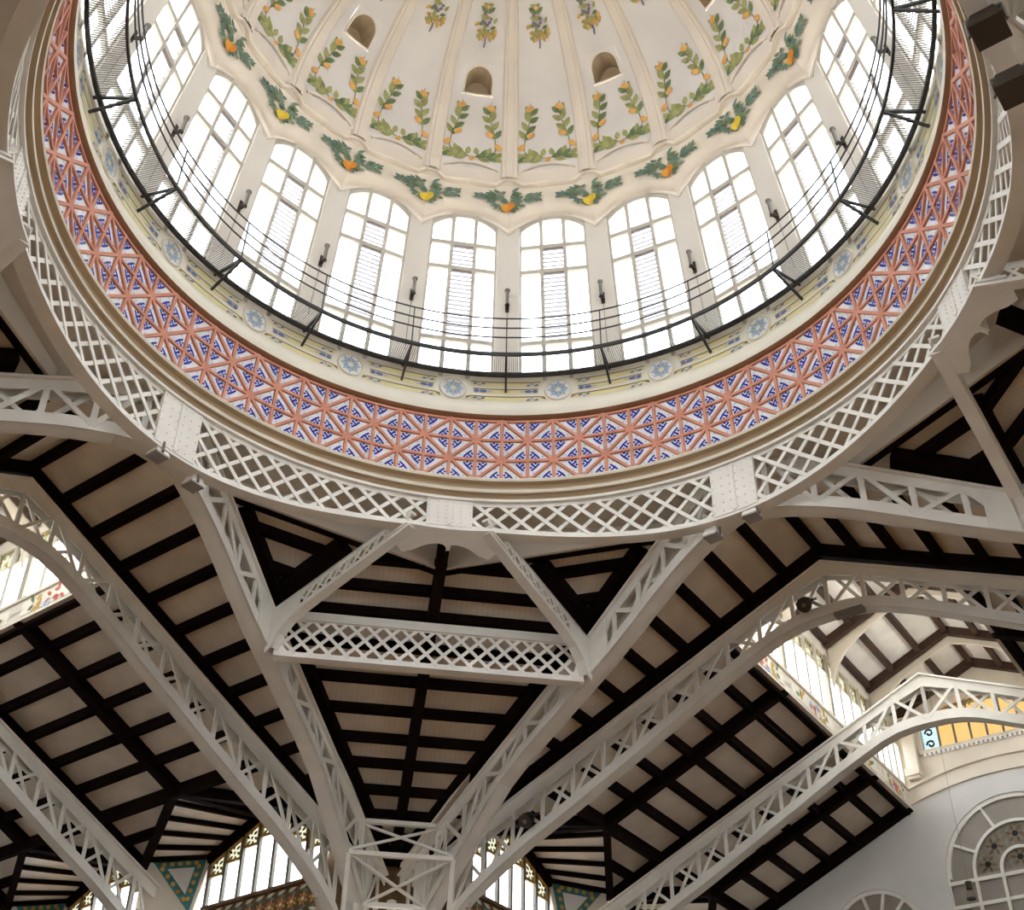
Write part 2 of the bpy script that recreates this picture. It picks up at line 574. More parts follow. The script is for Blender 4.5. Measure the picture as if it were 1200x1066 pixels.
# ---- drum wall: pillars, sill ring
DRUM = empty('wall_drum', 'cream plaster drum wall with tapering pillars between tall arched windows', 'wall', kind='structure')
RP = [(z_, 1.020 - .211 * (z_ - 2.5) - .006) for z_ in (2.49, 2.6, 2.75, 2.9, 3.0, 3.078, 3.15)]
def rw(z): return 1.020 - .211 * (z - 2.5)       # window plane, distance from the axis
b = MB()
rows = []
for z, r in RP:
    hw_ = rad(2.2)
    x1 = r * math.sin(hw_)
    rr = rw(z) + .012
    # window jamb direction seen from the pillar centre
    aj = DA / 2 - HW
    rows.append([pol(rr / math.cos(HW) * 1.0, -aj * .98, z), pol(r, -hw_, z), pol(r, hw_, z), pol(rr / math.cos(HW), aj * .98, z)])
b.grid(rows)
# head piece above the springing, filling behind the cove
pl = b.build('pillar', 'wallp', DRUM, False, -PHW)
for k in range(1, 20): inst('pillar', pl.data, DRUM, -(PHW + k * DA))

# cream ring with rosettes: fascia, then the ledge up to the window sills
b = MB()
b.grid(revolve([(.978, 2.402), (.976, 2.418), (.985, 2.438), (.997, 2.462), (1.0, 2.472), (1.0, 2.583), (1.004, 2.590), (1.05, 2.592), (1.06, 2.45)], 240), close=True)
b.build('fascia', 'cream', DRUM, True)

# rosettes
def ros_pt(x, y, off): return pol(1.0 - off, x, 2.511 + y)
b = MB()
n = 28
for r0, r1, o0, o1, mi in ((.043, .040, 0, .007, 0), (.040, .036, .007, .006, 0), (.036, .034, .006, .0015, 0)):
    b.grid([[ros_pt(r0 * math.cos(2 * PI * k / n), r0 * math.sin(2 * PI * k / n), o0) for k in range(n)],
            [ros_pt(r1 * math.cos(2 * PI * k / n), r1 * math.sin(2 * PI * k / n), o1) for k in range(n)]], mi, True)
b.poly([ros_pt(.034 * math.cos(2 * PI * k / n), .034 * math.sin(2 * PI * k / n), .0015) for k in range(n)], 4)
for k in range(8):
    an = 2 * PI * k / 8
    P = lambda x, y, off: ros_pt(x, y, off)
    leaf(b, P, .006 * math.cos(an), .006 * math.sin(an), .025, .014, an, 1, .0025)
    disc(b, P, .029 * math.cos(an), .029 * math.sin(an), .003, .003, 1, .003, 6)
    an += PI / 8
    leaf(b, P, .007 * math.cos(an), .007 * math.sin(an), .022, .004, an, 3, .0028)
    disc(b, P, .026 * math.cos(an), .026 * math.sin(an), .0035, .0035, 2, .003, 6)
disc(b, ros_pt, 0, 0, .006, .006, 2, .004)
rs = b.build('rosette', ['cream', 'bluel', 'yellow', 'leafl', 'tile'], DRUM, False, -(PHW + DA / 2))
for k in range(1, 20): inst('rosette', rs.data, DRUM, -(PHW + DA / 2 + k * DA))

# yellow channels with blue motifs between rosettes
for zi, (z, a_in) in enumerate(((2.538, 6.0), (2.511, 5.6), (2.482, 6.0))):
    b = MB()
    a1 = rad(a_in)
    nn = 12
    for z0, z1, of, mi in ((z - .010, z + .004, .0012, 0), (z + .004, z + .0075, .0024, 1)):
        b.grid([[pol(1.0 - of, lerp(-a1, a1, k / nn), zz) for k in range(nn + 1)] for zz in (z0, z1)], mi)
    for s_ in (-1, 1):
        e = s_ * a1
        if zi == 1:
            P = lambda x, y, off: pol(1.0 - off, x, z - .003 + y)
            disc(b, P, e - s_ * .010, 0, .008, .006, 2, .003); disc(b, P, e - s_ * .030, 0, .012, .005, 2, .003)
            leaf(b, P, e - s_ * .042, 0, .014, .004, PI if s_ > 0 else 0, 3, .003)
        else:
            P = lambda x, y, off: pol(1.0 - off, x, z - .004 + y)
            for q_ in range(3): leaf(b, P, e - s_ * (.006 + q_ * .012), 0, .015, .006, (PI if s_ > 0 else 0) + rad(20) * (-1) ** q_, 3 if q_ == 1 else 2, .003)
            d = .007 if zi == 0 else -.007
            b.poly([pol(.997, e, z + .0055), pol(.997, e + s_ * .012, z + .0055 + d * .2), pol(.997, e + s_ * .016, z - .008 if zi == 2 else z + .0075), pol(.997, e - s_ * .004, z + .004)], 1)
    cn = b.build('painted_channel', ['yellow', 'olive', 'bluem', 'bluel'], DRUM, False, -PHW)
    for k in range(1, 20): inst('painted_channel', cn.data, DRUM, -(PHW + k * DA))

# terracotta moulding and tan cornice
b = MB()
b.grid(revolve([(1.01, 2.392), (.999, 2.392), (.988, 2.394), (.978, 2.402)], 240), close=True)
tag(b.build('trim_1', 'terrad', None, True), 'terracotta soffit moulding between cream band and blue tiles', 'moulding', kind='structure')
b = MB()
cp = [(1.014, 2.187), (.997, 2.186), (.994, 2.181), (.997, 2.175), (1.013, 2.174), (1.017, 2.166), (1.015, 2.158), (1.008, 2.154), (1.004, 2.148), (1.006, 2.142), (1.018, 2.141), (1.024, 2.134), (1.024, 2.128), (1.035, 2.1275), (1.075, 2.1275)]
for i_, (p_, q_) in enumerate(zip(cp, cp[1:])):
    b.grid(revolve([p_, q_], 240), 1 if i_ in (0, 1, 2, 7, 8) else 0, True)  # cream lips, tan coves; the coves' shade is put into the darker tan
tag(b.build('trim_2', ['cornice', 'cream'], None, False), 'tan moulded cornice ring between tile frieze and lattice girder', 'cornice', kind='structure')

# ---- drum windows
def zarch(sa): return 3.143 - .073 * abs(sa) ** 2.2
def wpt(f, z, off=0.0):
    """f in [-1,1] across the opening"""
    y = rw(z) + off
    return Vector((f * y * math.tan(HW) * SC, y * SC, z * SC + ZF))
TR = [2.515, 2.684, 2.937, 3.027]
def ztop(f): return zarch(f * HW / (DA / 2)) - .003
FM = .34                              # mullion position
def fr_mesh():
    b = MB()
    out = [(-1, TR[0])] + [(-1, z) for z in (2.7, 2.9, 3.02)] + [(f, ztop(f)) for f in [-1 + i / 8 for i in range(17)]] + [(1, z) for z in (3.02, 2.9, 2.7)] + [(1, TR[0])]
    secs = []
    for f, z in out:
        fi, zi = f * .93, TR[0] + (z - TR[0]) * .980
        secs.append([wpt(f, z, .006), wpt(f, z, -.006), wpt(fi, zi, -.006), wpt(fi, zi, .006)])
    b.strip(secs)
    secs = []
    for f in (-1, 1):
        secs.append([wpt(f, TR[0] - .01, .006), wpt(f, TR[0] - .01, -.010), wpt(f, TR[0] + .012, -.010), wpt(f, TR[0] + .012, .006)])
    b.strip(secs)
    return b
def mul_mesh(f):
    b = MB(); w_ = .052
    secs = []
    for i in range(9):
        z = lerp(TR[0], ztop(f), i / 8)
        secs.append([wpt(f - w_, z, .006), wpt(f - w_, z, -.010), wpt(f + w_, z, -.010), wpt(f + w_, z, .006)])
    b.strip(secs); return b
def tra_mesh(z):
    b = MB()
    b.strip([[wpt(f, z - .0068, .004), wpt(f, z - .0068, -.008), wpt(f, z + .0068, -.008), wpt(f, z + .0068, .004)] for f in (-.98, .98)])
    return b
def pane_mesh(f0, f1, z0, z1, arch=False):
    b = MB()
    if arch:
        top = [(lerp(f1, f0, i / 6), ztop(lerp(f1, f0, i / 6))) for i in range(7)]
    else: top = [(f1, z1), (f0, z1)]
    pts = [(f0, z0), (f1, z0)] + top
    b.hexa([wpt(f, z, -.0006) for f, z in pts], [wpt(f, z, .0006) for f, z in pts])
    return b
def louvre_mesh(z0, z1, nsl):
    b = MB()
    for i in range(nsl):
        z = lerp(z0, z1, (i + .5) / nsl); h = (z1 - z0) / nsl
        b.hexa([wpt(f, z + dz, of) for f, dz, of in ((-FM, -h * .52, -.004), (FM, -h * .52, -.004), (FM, h * .40, .004), (-FM, h * .40, .004))],
               [wpt(f, z + dz, of) for f, dz, of in ((-FM, -h * .52, -.0028), (FM, -h * .52, -.0028), (FM, h * .40, .0052), (-FM, h * .40, .0052))])
    return b
wparts = [('frame', 'wframe', fr_mesh())]
wparts += [('mullion', 'wframe', mul_mesh(f)) for f in (-FM, FM)]
wparts += [('transom', 'wframe', tra_mesh(z)) for z in TR[1:]]
cols = ((-.955, -FM), (-FM, FM), (FM, .955))
for ci, (f0, f1) in enumerate(cols):
    wparts.append(('pane', 'glass', pane_mesh(f0, f1, TR[3], 0, True)))
    wparts.append(('pane', 'glass', pane_mesh(f0, f1, TR[0], TR[1])))
    if ci != 1:
        wparts.append(('pane', 'glass', pane_mesh(f0, f1, TR[1], TR[2])))
        wparts.append(('pane', 'glass', pane_mesh(f0, f1, TR[2], TR[3])))
wparts += [('louvre', 'louvre', louvre_mesh(TR[1], TR[2], 17)), ('louvre', 'louvre', louvre_mesh(TR[2], TR[3], 6))]
protos = []
ORD = ['first', 'second', 'third', 'fourth', 'fifth', 'sixth', 'seventh', 'eighth', 'ninth', 'tenth', 'eleventh', 'twelfth', 'thirteenth', 'fourteenth']
for wi in range(20):
    k = wi - 6                                    # window index, 0 just left of the middle pillar
    a = PHW + (k - .5) * DA
    if -5 <= k <= 6:
        lab = 'tall arched drum window of white panes and louvres, %s from the left above the catwalk' % ORD[k + 5]
    else:
        lab = 'tall arched drum window on the unseen side of the dome'
    e = empty('window_%d' % (wi + 1), lab, 'window', 'arched windows round the drum', 'structure')
    for i, (nm, mt, mb) in enumerate(wparts):
        if wi == 0:
            o = mb.build(nm, mt, e, False, -a); protos.append(o.data)
        else: o = inst(nm, protos[i], e, -a)
        if nm == 'louvre': o['kind'] = 'stuff'

# ================================================================== TILE FRIEZE
FRZ = empty('tile_frieze', 'ring of blue and white triangular tiles in a terracotta rib grid', 'frieze')
NCOL = 84
DC = 2 * PI / NCOL
PH0 = rad(-21.7305)
ZR = [2.390, 2.3215, 2.253, 2.1845]
def fz(c, row, off=0.0):
    z = lerp(ZR[0], ZR[3], row / 3)
    return pol(lerp(.994, 1.012, row / 3) - off, c * DC, z)
b = MB()
b.grid(revolve([(1.0, 2.394), (1.018, 2.182)], 240), close=True)
b.build('backing', 'terrad', FRZ, True)
CL = range(-22, 33)                      # columns in view (azimuth +-118 degrees)
for row in range(4):
    b = MB()
    z = ZR[row]; r = lerp(.994, 1.012, row / 3)
    h = .0052 if row in (1, 2) else .004
    zc = z + (0 if row in (1, 2) else (-.003 if row == 0 else .003))
    b.strip([[pol(r + .004, a, zc - h), pol(r - .005, a, zc - h * .8), pol(r - .006, a, zc), pol(r - .005, a, zc + h * .8), pol(r + .004, a, zc + h)] for a in [2 * PI * k / 168 for k in range(168)]], 0, True)
    b.build('ring_rib', 'terra', FRZ)
def ribbar(p0, p1, w=.0108, h=.009):
    b = MB()
    n_ = -(p0 + p1).normalized(); n_.z = 0; n_.normalize()
    d = (p1 - p0).normalized(); x = d.cross(n_).normalized() * (w * SC / 2)
    hh = n_ * (h * SC)
    secs = [[p - x - n_ * .03, p - x * .8 + hh * .55, p - x * .3 + hh * .62, p + x * .3 + hh * .62, p + x * .8 + hh * .55, p + x - n_ * .03] for p in (p0, p1)]
    b.strip(secs)
    return b
# parity: hubs (8 spokes) where (col+row) is even relative to column 0 on row line 1
def hub(c, row): return (c + row) % 2 == 1
bar_mesh = {}
def bar(c0, r0, c1, r1, nm):
    key = (c1 - c0, r0, r1)
    if key not in bar_mesh:
        bar_mesh[key] = ribbar(fz(0, r0), fz(c1 - c0, r1)).build(nm, 'terra', FRZ, False, -(PH0 + c0 * DC)).data
    else: inst(nm, bar_mesh[key], FRZ, -(PH0 + c0 * DC))
tri_mesh = {}
def tri_tile(c, row, corners):
    """corners relative (dc, dr); painted triangle set back between the ribs"""
    P = [fz(dc, row + dr, -.001) for dc, dr in corners]
    cen = (P[0] + P[1] + P[2]) / 3
    rim = [cen + (p - cen) * .80 for p in P]
    n_ = -Vector((cen.x, cen.y, 0)).normalized()
    b = MB()
    b.hexa([p - n_ * .03 for p in rim], rim, 0)
    # right-angle corner first in `corners`: blue sprig towards it
    q0 = rim[0]; m = (rim[1] + rim[2]) / 2
    ax = (m - q0); up = ax.normalized(); sd = up.cross(n_).normalized(); L = ax.length
    PP = lambda x, y: q0 + up * (x * L) + sd * (y * L) + n_ * .012
    def pg(pts): b.poly([PP(x, y) for x, y in pts], 1)
    pg([(.50, -.40), (.64, -.44), (.68, 0), (.64, .44), (.50, .40), (.54, 0)])          # arc
    pg([(.36, -.07), (.58, -.06), (.58, .06), (.36, .07)])                              # stem
    for cx, cy, r in ((.27, .0, .11), (.37, -.24, .095), (.37, .24, .095)):
        pg([(cx + r * math.cos(2 * PI * k / 6), cy + r * math.sin(2 * PI * k / 6)) for k in range(6)])
    for s_ in (-1, 1):
        for cx, cy, r in ((.86, s_ * .85, .08), (.84, s_ * .45, .07), (.62, s_ * .72, .07)):
            b.poly([PP(cx + r * math.cos(2 * PI * k / 5), cy + r * math.sin(2 * PI * k / 5)) for k in range(5)], 2)
    return b
tiles = []
for c in CL:
    for row in range(4):
        if row < 3: bar(c, row, c, row + 1, 'upright_rib')
    for row in range(3):
        # cell between columns c,c+1 and rows row,row+1; diagonal joins the hub corners
        if hub(c, row):  # diagonal (c,row)-(c+1,row+1)
            bar(c, row, c + 1, row + 1, 'diagonal_rib')
            tr = (((1, 0), (0, 0), (1, 1)), ((0, 1), (0, 0), (1, 1)))
        else:
            bar(c, row + 1, c + 1, row, 'diagonal_rib')
            tr = (((0, 0), (1, 0), (0, 1)), ((1, 1), (1, 0), (0, 1)))
        for t in tr: tiles.append((c, row, t))
tiles.sort(key=lambda t: abs((PH0 + (t[0] + .5) * DC)))
rest = MB()
for i, (c, row, t) in enumerate(tiles):
    key = (row, t)
    if key not in tri_mesh:
        tri_mesh[key] = (tri_tile(0, row, t),)
    if i < 300:
        if len(tri_mesh[key]) == 1:
            o = tri_mesh[key][0].build('tile', ['tile', 'blue', 'bluel'], FRZ, False, -(PH0 + c * DC))
            tri_mesh[key] = (tri_mesh[key][0], o.data)
        else: inst('tile', tri_mesh[key][1], FRZ, -(PH0 + c * DC))
    else:
        mb = tri_mesh[key][0]
        R_ = Matrix.Rotation(-(PH0 + c * DC), 3, 'Z')
        o0 = len(rest.v)
        rest.v += [tuple(R_ @ Vector(v)) for v in mb.v]
        rest.f += [tuple(i_ + o0 for i_ in f) for f in mb.f]; rest.m += mb.m
if rest.v:
    tag(rest.build('far_tiles', ['tile', 'blue', 'bluel'], FRZ), kind='stuff')

# ================================================================== CATWALK
CAT = empty('catwalk', 'dark iron catwalk with grating deck and wire rails round the drum', 'catwalk')
def ringbar(name, r0, r1, z0, z1, mt, n=160):
    b = MB()
    b.strip([[pol(r0, a, z0), pol(r1, a, z0), pol(r1, a, z1), pol(r0, a, z1)] for a in [2 * PI * k / n for k in range(n)]], 0, True)
    return b.build(name, mt, CAT)
ringbar('edge_beam', .980, .989, 2.556, 2.570, 'iron')
ringbar('edge_beam', .893, .899, 2.560, 2.572, 'iron')
for z in (2.703, 2.666, 2.628):
    b = MB(); b.tube([pol(.888 if z > 2.69 else .890, 2 * PI * k / 120, z) for k in range(120)], .0026 * SC, 5, 0, True)
    b.build('rail', 'iron', CAT, True)
b = MB()
for k in range(-330, 331):
    a = rad(k * .38)
    p0, p1 = pol(.899, a, 2.566), pol(.980, a, 2.566)
    b.beam(p0, p1,   .0015 * SC, .0022 * SC)
tag(b.build('grating', 'grate', CAT), kind='stuff')
b = MB(); b.beam(pol(.896, 0, 2.566), pol(.892, 0, 2.706), .005 * SC, .003 * SC, (1, 0, 0)); post = b.build('post', 'iron', CAT, False, -PHW)
b = MB()
b.beam(pol(.896, 0, 2.560), pol(.998, 0, 2.562), .006 * SC, .007 * SC)
b.beam(pol(.896, 0, 2.558), pol(.998, 0, 2.506), .006 * SC, .007 * SC)
brk = b.build('bracket', 'iron', CAT, False, -PHW)
for k in range(1, 20):
    inst('post', post.data, CAT, -(PHW + k * DA)); inst('bracket', brk.data, CAT, -(PHW + k * DA))

# ---- spotlights on the pillars
RF = lambda z: 1.020 - .211 * (z - 2.5) - .006        # pillar face
b1 = MB(); b1.cyl(pol(.926, 0, 2.802), pol(.920, 0, 2.850), .0056 * SC, .0060 * SC, 12)
b1.cyl(pol(.920, 0, 2.850), pol(.9195, 0, 2.856), .0085 * SC, .0085 * SC, 12)
b2 = MB(); b2.beam(pol(.946, 0, 2.803), pol(.922, 0, 2.800), .010 * SC, .005 * SC); b2.beam(pol(RF(2.79) - .001, 0, 2.79), pol(RF(2.83) - .001, 0, 2.83), .012 * SC, .003 * SC, (0, 1, 0))
b2.cyl(pol(.928, -.008, 2.799), pol(.928, .008, 2.799), .003 * SC, .003 * SC, 8)
b3 = MB(); b3.tube([pol(RF(z) - .0015, .001 * (i % 2), z) for i, z in enumerate((2.80, 2.75, 2.69, 2.62))], .0009 * SC, 4)
lam = None
for k in range(-6, 7):
    side = 'middle pillar' if k == 0 else ('%s pillar %s of the middle one' % (ORD[abs(k) - 1], 'left' if k < 0 else 'right'))
    lab = 'small grey cylinder spotlight on the drum\'s %s' % side
    e = empty('pillar_spotlight', lab, 'spotlight', 'spotlights on the drum pillars')
    az = PHW + k * DA
    if lam is None:
        lam = [('canister', b1.build('canister', 'fixture', e, False, -az).data), ('bracket', b2.build('bracket', 'fixd', e, False, -az).data), ('cable', b3.build('cable', 'fixture', e, False, -az).data)]
    else:
        for nm, me in lam: inst(nm, me, e, -az)
    ld = bpy.data.lights.new('pillar_spot_light', 'SPOT')
    ld.energy = SPOT_W; ld.color = (1.0, .95, .88); ld.spot_size = rad(96); ld.spot_blend = 1.0; ld.shadow_soft_size = .12
    lo = bpy.data.objects.new('pillar_spot_light', ld); C.objects.link(lo); lo.parent = e
    p = pol(.912, az, 2.864)
    tgt = pol(.30, az + PI, 3.74)
    lo.location = p
    lo.rotation_euler = (tgt - p).to_track_quat('-Z', 'Y').to_euler()
# ================================================================== RING GIRDER
RG = empty('ring_girder', 'white riveted lattice ring girder carrying the dome over the crossing', 'girder')
RR = 1.029
def zring(a): return 1.997 + .034 * math.cos(4 * (a - AZD))
ZRT = 2.1245
PH_ = rad(3.6)
N_ = 240
b = MB(); b.strip([[pol(r, a, z) for r, z in ((1.016, 2.1185), (1.046, 2.1185), (1.046, 2.1262), (1.016, 2.1262))] for a in [2 * PI * k / N_ for k in range(N_)]], 0, True)
b.build('top_flange', 'steel', RG)
b = MB(); b.strip([[pol(r, a, zring(a) + dz) for r, dz in ((1.024, -.008), (1.062, -.008), (1.062, 0), (1.024, 0))] for a in [2 * PI * k / N_ for k in range(N_)]], 0, True)
b.build('bottom_flange', 'steel', RG)
for nm, z0, z1 in (('top_angle', None, -.016), ('bottom_angle', .010, None)):
    b = MB()
    if nm == 'top_angle': prof = lambda a: ((RR - .002, 2.1185 - .012), (RR + .003, 2.1185 - .012), (RR + .003, 2.1185), (RR - .002, 2.1185))
    else: prof = lambda a: ((RR - .002, zring(a)), (RR + .003, zring(a)), (RR + .003, zring(a) + .009), (RR - .002, zring(a) + .009))
    b.strip([[pol(r, a, z) for r, z in prof(a)] for a in [2 * PI * k / N_ for k in range(N_)]], 0, True)
    b.build(nm, 'steel', RG)
for k in range(8):
    ac = AZD + k * PI / 4
    b = MB()
    st = [lerp(-PH_, PH_, i / 6) for i in range(7)]
    b.strip([[pol(RR - .007, ac + s_, 2.119), pol(RR + .004, ac + s_, 2.119), pol(RR + .004, ac + s_, zring(ac + s_)), pol(RR - .007, ac + s_, zring(ac + s_))] for s_ in st])
    pb = b.build('plate', 'steel', RG)
    b = MB()
    b.strip([[pol(RR - .0095, ac + s_, 2.117), pol(RR - .007, ac + s_, 2.117), pol(RR - .007, ac + s_, zring(ac) + .004), pol(RR - .0095, ac + s_, zring(ac) + .004)] for s_ in (-.005, .005)])
    b.build('cover_strip', 'steel', pb)
    b = MB()
    for s_ in (-.9, -.5, -.15, .15, .5, .9):
        for j in range(6):
            a_ = ac + s_ * PH_; z = lerp(zring(ac) + .012, 2.108, j / 5)
            b.cyl(pol(RR - .007, a_, z), pol(RR - .0095, a_, z), .0016 * SC, .0010 * SC, 6)
    tag(b.build('rivets', 'steel', pb), kind='stuff')
    # lattice bars towards the next plate
    s0, s1 = (ac + PH_) * RR, (ac + PI / 4 - PH_) * RR
    pitch = (s1 - s0) / 10
    for dr in (1, -1):
        for i in range(-2, 13):
            st_ = s0 + i * pitch
            h = ZRT - zring(st_ / RR)
            en = st_ + dr * h
            h = ZRT - zring(en / RR); en = st_ + dr * h
            a0, a1, z0, z1 = st_, en, ZRT - .006, zring(en / RR) + .004
            t0, t1 = 0., 1.
            lo, hi = (s0 - a0) / (a1 - a0), (s1 - a0) / (a1 - a0)
            if lo > hi: lo, hi = hi, lo
            t0, t1 = max(t0, lo), min(t1, hi)
            if t1 - t0 < .12: continue
            of = RR - .0015 * dr
            p0 = pol(of, lerp(a0, a1, t0) / RR, lerp(z0, z1, t0)); p1 = pol(of, lerp(a0, a1, t1) / RR, lerp(z0, z1, t1))
            mb = MB(); mb.beam(p0, p1, .0108 * SC, .003 * SC, azv((a0 + a1) / 2 / RR))
            mb.build('lattice_bar', 'steel', RG)

# soffit behind the ring
b = MB()
b.grid(revolve([(1.035, 2.127), (1.30, 2.127)], 120), close=True)
tag(b.build('trim_3', 'wallp'), 'plain plaster soffit behind the ring girder under the cornice', 'soffit', kind='structure')

# ================================================================== TRUSS BUILDER
def sweep(parent, name, mapf, vs_, ft, fb, d0, d1, mt='steel'):
    b = MB()
    b.strip([[mapf(v, fb(v), d0), mapf(v, fb(v), d1), mapf(v, ft(v), d1), mapf(v, ft(v), d0)] for v in vs_])
    return b.build(name, mt, parent)
def half_truss(parent, mapf, nrm, zt, zl, nodes, w, vmax, ct=.045, cb=.032, bw=.013, apex_post=True):
    n = 26
    vs_ = [vmax * i / n for i in range(n + 1)]
    sub = lambda f, d: (lambda v: f(v) + d)
    for nm, f, dpl in (('top_chord', zt, -1), ('bottom_chord', zl, 1)):
        b = MB()
        dmax = ct if dpl < 0 else cb
        dep = lambda v: min(dmax, .27 * (zt(v) - zl(v)))
        fw = .011 if dpl < 0 else .006
        fi = fw if dpl < 0 else .001
        b.strip([[mapf(v, f(v), -fi), mapf(v, f(v), w + fw), mapf(v, f(v) + dpl * .007, w + fw), mapf(v, f(v) + dpl * .007, -fi)] for v in vs_])
        for d0, d1 in ((0, .005), (w - .005, w)):
            b.strip([[mapf(v, f(v), d0), mapf(v, f(v), d1), mapf(v, f(v) + dpl * dep(v), d1), mapf(v, f(v) + dpl * dep(v), d0)] for v in vs_])
        b.build(nm, 'steel', parent)
    for i, v in enumerate(nodes):
        if v > .001 or apex_post:
            p0, p1 = mapf(v, zl(v) + .012, 0), mapf(v, zt(v) - .012, 0)
            for d in (0.004,):
                b = MB(); b.beam(mapf(v, zl(v) + .012, d), mapf(v, zt(v) - .012, d), bw * SC, .006 * SC, nrm)
                b.build('post', 'steel', parent)
        if i + 1 < len(nodes):
            v2 = nodes[i + 1]
            for d, up in ((0.0015, i % 2 == 0), (w * .6, i % 2 == 1)):
                if up: q0, q1 = (v, zl(v) + .014), (v2, zt(v2) - .016)
                else: q0, q1 = (v, zt(v) - .016), (v2, zl(v2) + .014)
                b = MB(); b.beam(mapf(*q0, d), mapf(*q1, d), bw * .85 * SC, .005 * SC, nrm)
                b.build('diagonal', 'steel', parent)

T1L = [(0, 1.968), (.08, 1.967), (.15, 1.960), (.25, 1.935), (.35, 1.90), (.47, 1.853), (.6, 1.806), (.85, 1.735), (1.0, 1.69), (1.12, 1.643), (1.3, 1.527), (1.41, 1.452), (1.52, 1.374), (1.62, 1.27), (1.70, 1.14)]
zt1 = lambda v: 2.185 - .42 * v if v < .65 else 1.912 - .343 * (v - .65)
zl1 = lambda v: interp(T1L, v)
K22 = .92388
def cframe(k): return Frame(azv(AZB + k * PI / 2), azv(AZB + (k - 1) * PI / 2))
side_lab = {0: 'white arched steel truss bounding the crossing beneath the dome, running to the right edge',
            -1: 'white arched steel truss bounding the crossing beneath the dome, running to the left edge',
            1: 'white arched steel truss at the far right edge beside two hanging floodlights',
            2: 'white arched steel truss at the top left corner beyond the ring girder'}
for k in (0, -1, 1, 2):
    F = cframe(k)
    e = empty('arched_truss', side_lab[k], 'truss', 'trusses round the crossing')
    for s_ in (1, -1):
        mp = lambda v, z, d, s_=s_: F(1.03 + .41421 * v + d * K22, s_ * (v - d * .38268), z)
        nrm = F.X * K22 - F.Y * (.38268 * s_)
        nodes = [.0] + [.075 + .112 * i for i in range(15)]
        half_truss(e, mp, nrm, zt1, zl1, nodes, .046, 1.70, ct=.040, cb=.036, bw=.016, apex_post=False)
    # node plates where the corner struts land
    for s_ in (1, -1):
        b = MB()
        mp = lambda v, z, d: F(1.03 + .41421 * v + d * K22, s_ * (v - d * .38268), z)
        b.hexa([mp(v, z, -.003) for v, z in ((.56, zl1(.56)), (.78, zl1(.78)), (.78, zt1(.78)), (.56, zt1(.56)))], [mp(v, z, .006) for v, z in ((.56, zl1(.56)), (.78, zl1(.78)), (.78, zt1(.78)), (.56, zt1(.56)))])
        b.build('node_plate', 'steel', e)

# ================================================================== CORNERS OF THE CROSSING
zcp = lambda u, v: 2.491 - .297 * (u + v) if u + v < 1.95 else 1.912 - .2426 * (u + v - 1.95)
def lattice(parent, P0, P1, zb0, zt0, zb1, zt1_, pitch, bw, F, nrm, thick=.0015):
    """flat-bar lattice web in the vertical plane from plan point P0 to P1"""
    L = math.hypot(P1[0] - P0[0], P1[1] - P0[1])
    zb = lambda s_: lerp(zb0, zb1, s_ / L); zt_ = lambda s_: lerp(zt0, zt1_, s_ / L)
    pt = lambda s_, z: F(lerp(P0[0], P1[0], s_ / L), lerp(P0[1], P1[1], s_ / L), z)
    n = int(L / pitch) + 4
    for dr in (1, -1):
        for i in range(-6, n + 6):
            s0 = i * pitch
            h = zt_(min(max(s0, 0), L)) - zb(min(max(s0, 0), L))
            s1 = s0 + dr * h
            lo, hi = sorted(((0 - s0) / (s1 - s0), (L - s0) / (s1 - s0)))
            t0, t1 = max(0, lo), min(1, hi)
            if t1 - t0 < .2: continue
            f = lambda t: pt(lerp(s0, s1, t), lerp(zt_(min(max(s0, 0), L)), zb(min(max(s1, 0), L)), t))
            b = MB(); b.beam(f(t0) + nrm * (dr * .0006 * SC), f(t1) + nrm * (dr * .0006 * SC), bw * SC, thick * SC, nrm)
            b.build('lattice_bar', 'steel', parent)
def flanged(parent, name, F, P0, P1, z0, z1, w, h, side):
    """flange strip following P0-P1; side = unit plan vector the flange extends to"""
    b = MB()
    q0 = [F(P0[0], P0[1], z0), F(P0[0] + side[0] * w, P0[1] + side[1] * w, z0), F(P0[0] + side[0] * w, P0[1] + side[1] * w, z0 + h), F(P0[0], P0[1], z0 + h)]
    q1 = [F(P1[0], P1[1], z1), F(P1[0] + side[0] * w, P1[1] + side[1] * w, z1), F(P1[0] + side[0] * w, P1[1] + side[1] * w, z1 + h), F(P1[0], P1[1], z1 + h)]
    b.hexa(q0, q1)
    return b.build(name, 'steel', parent)

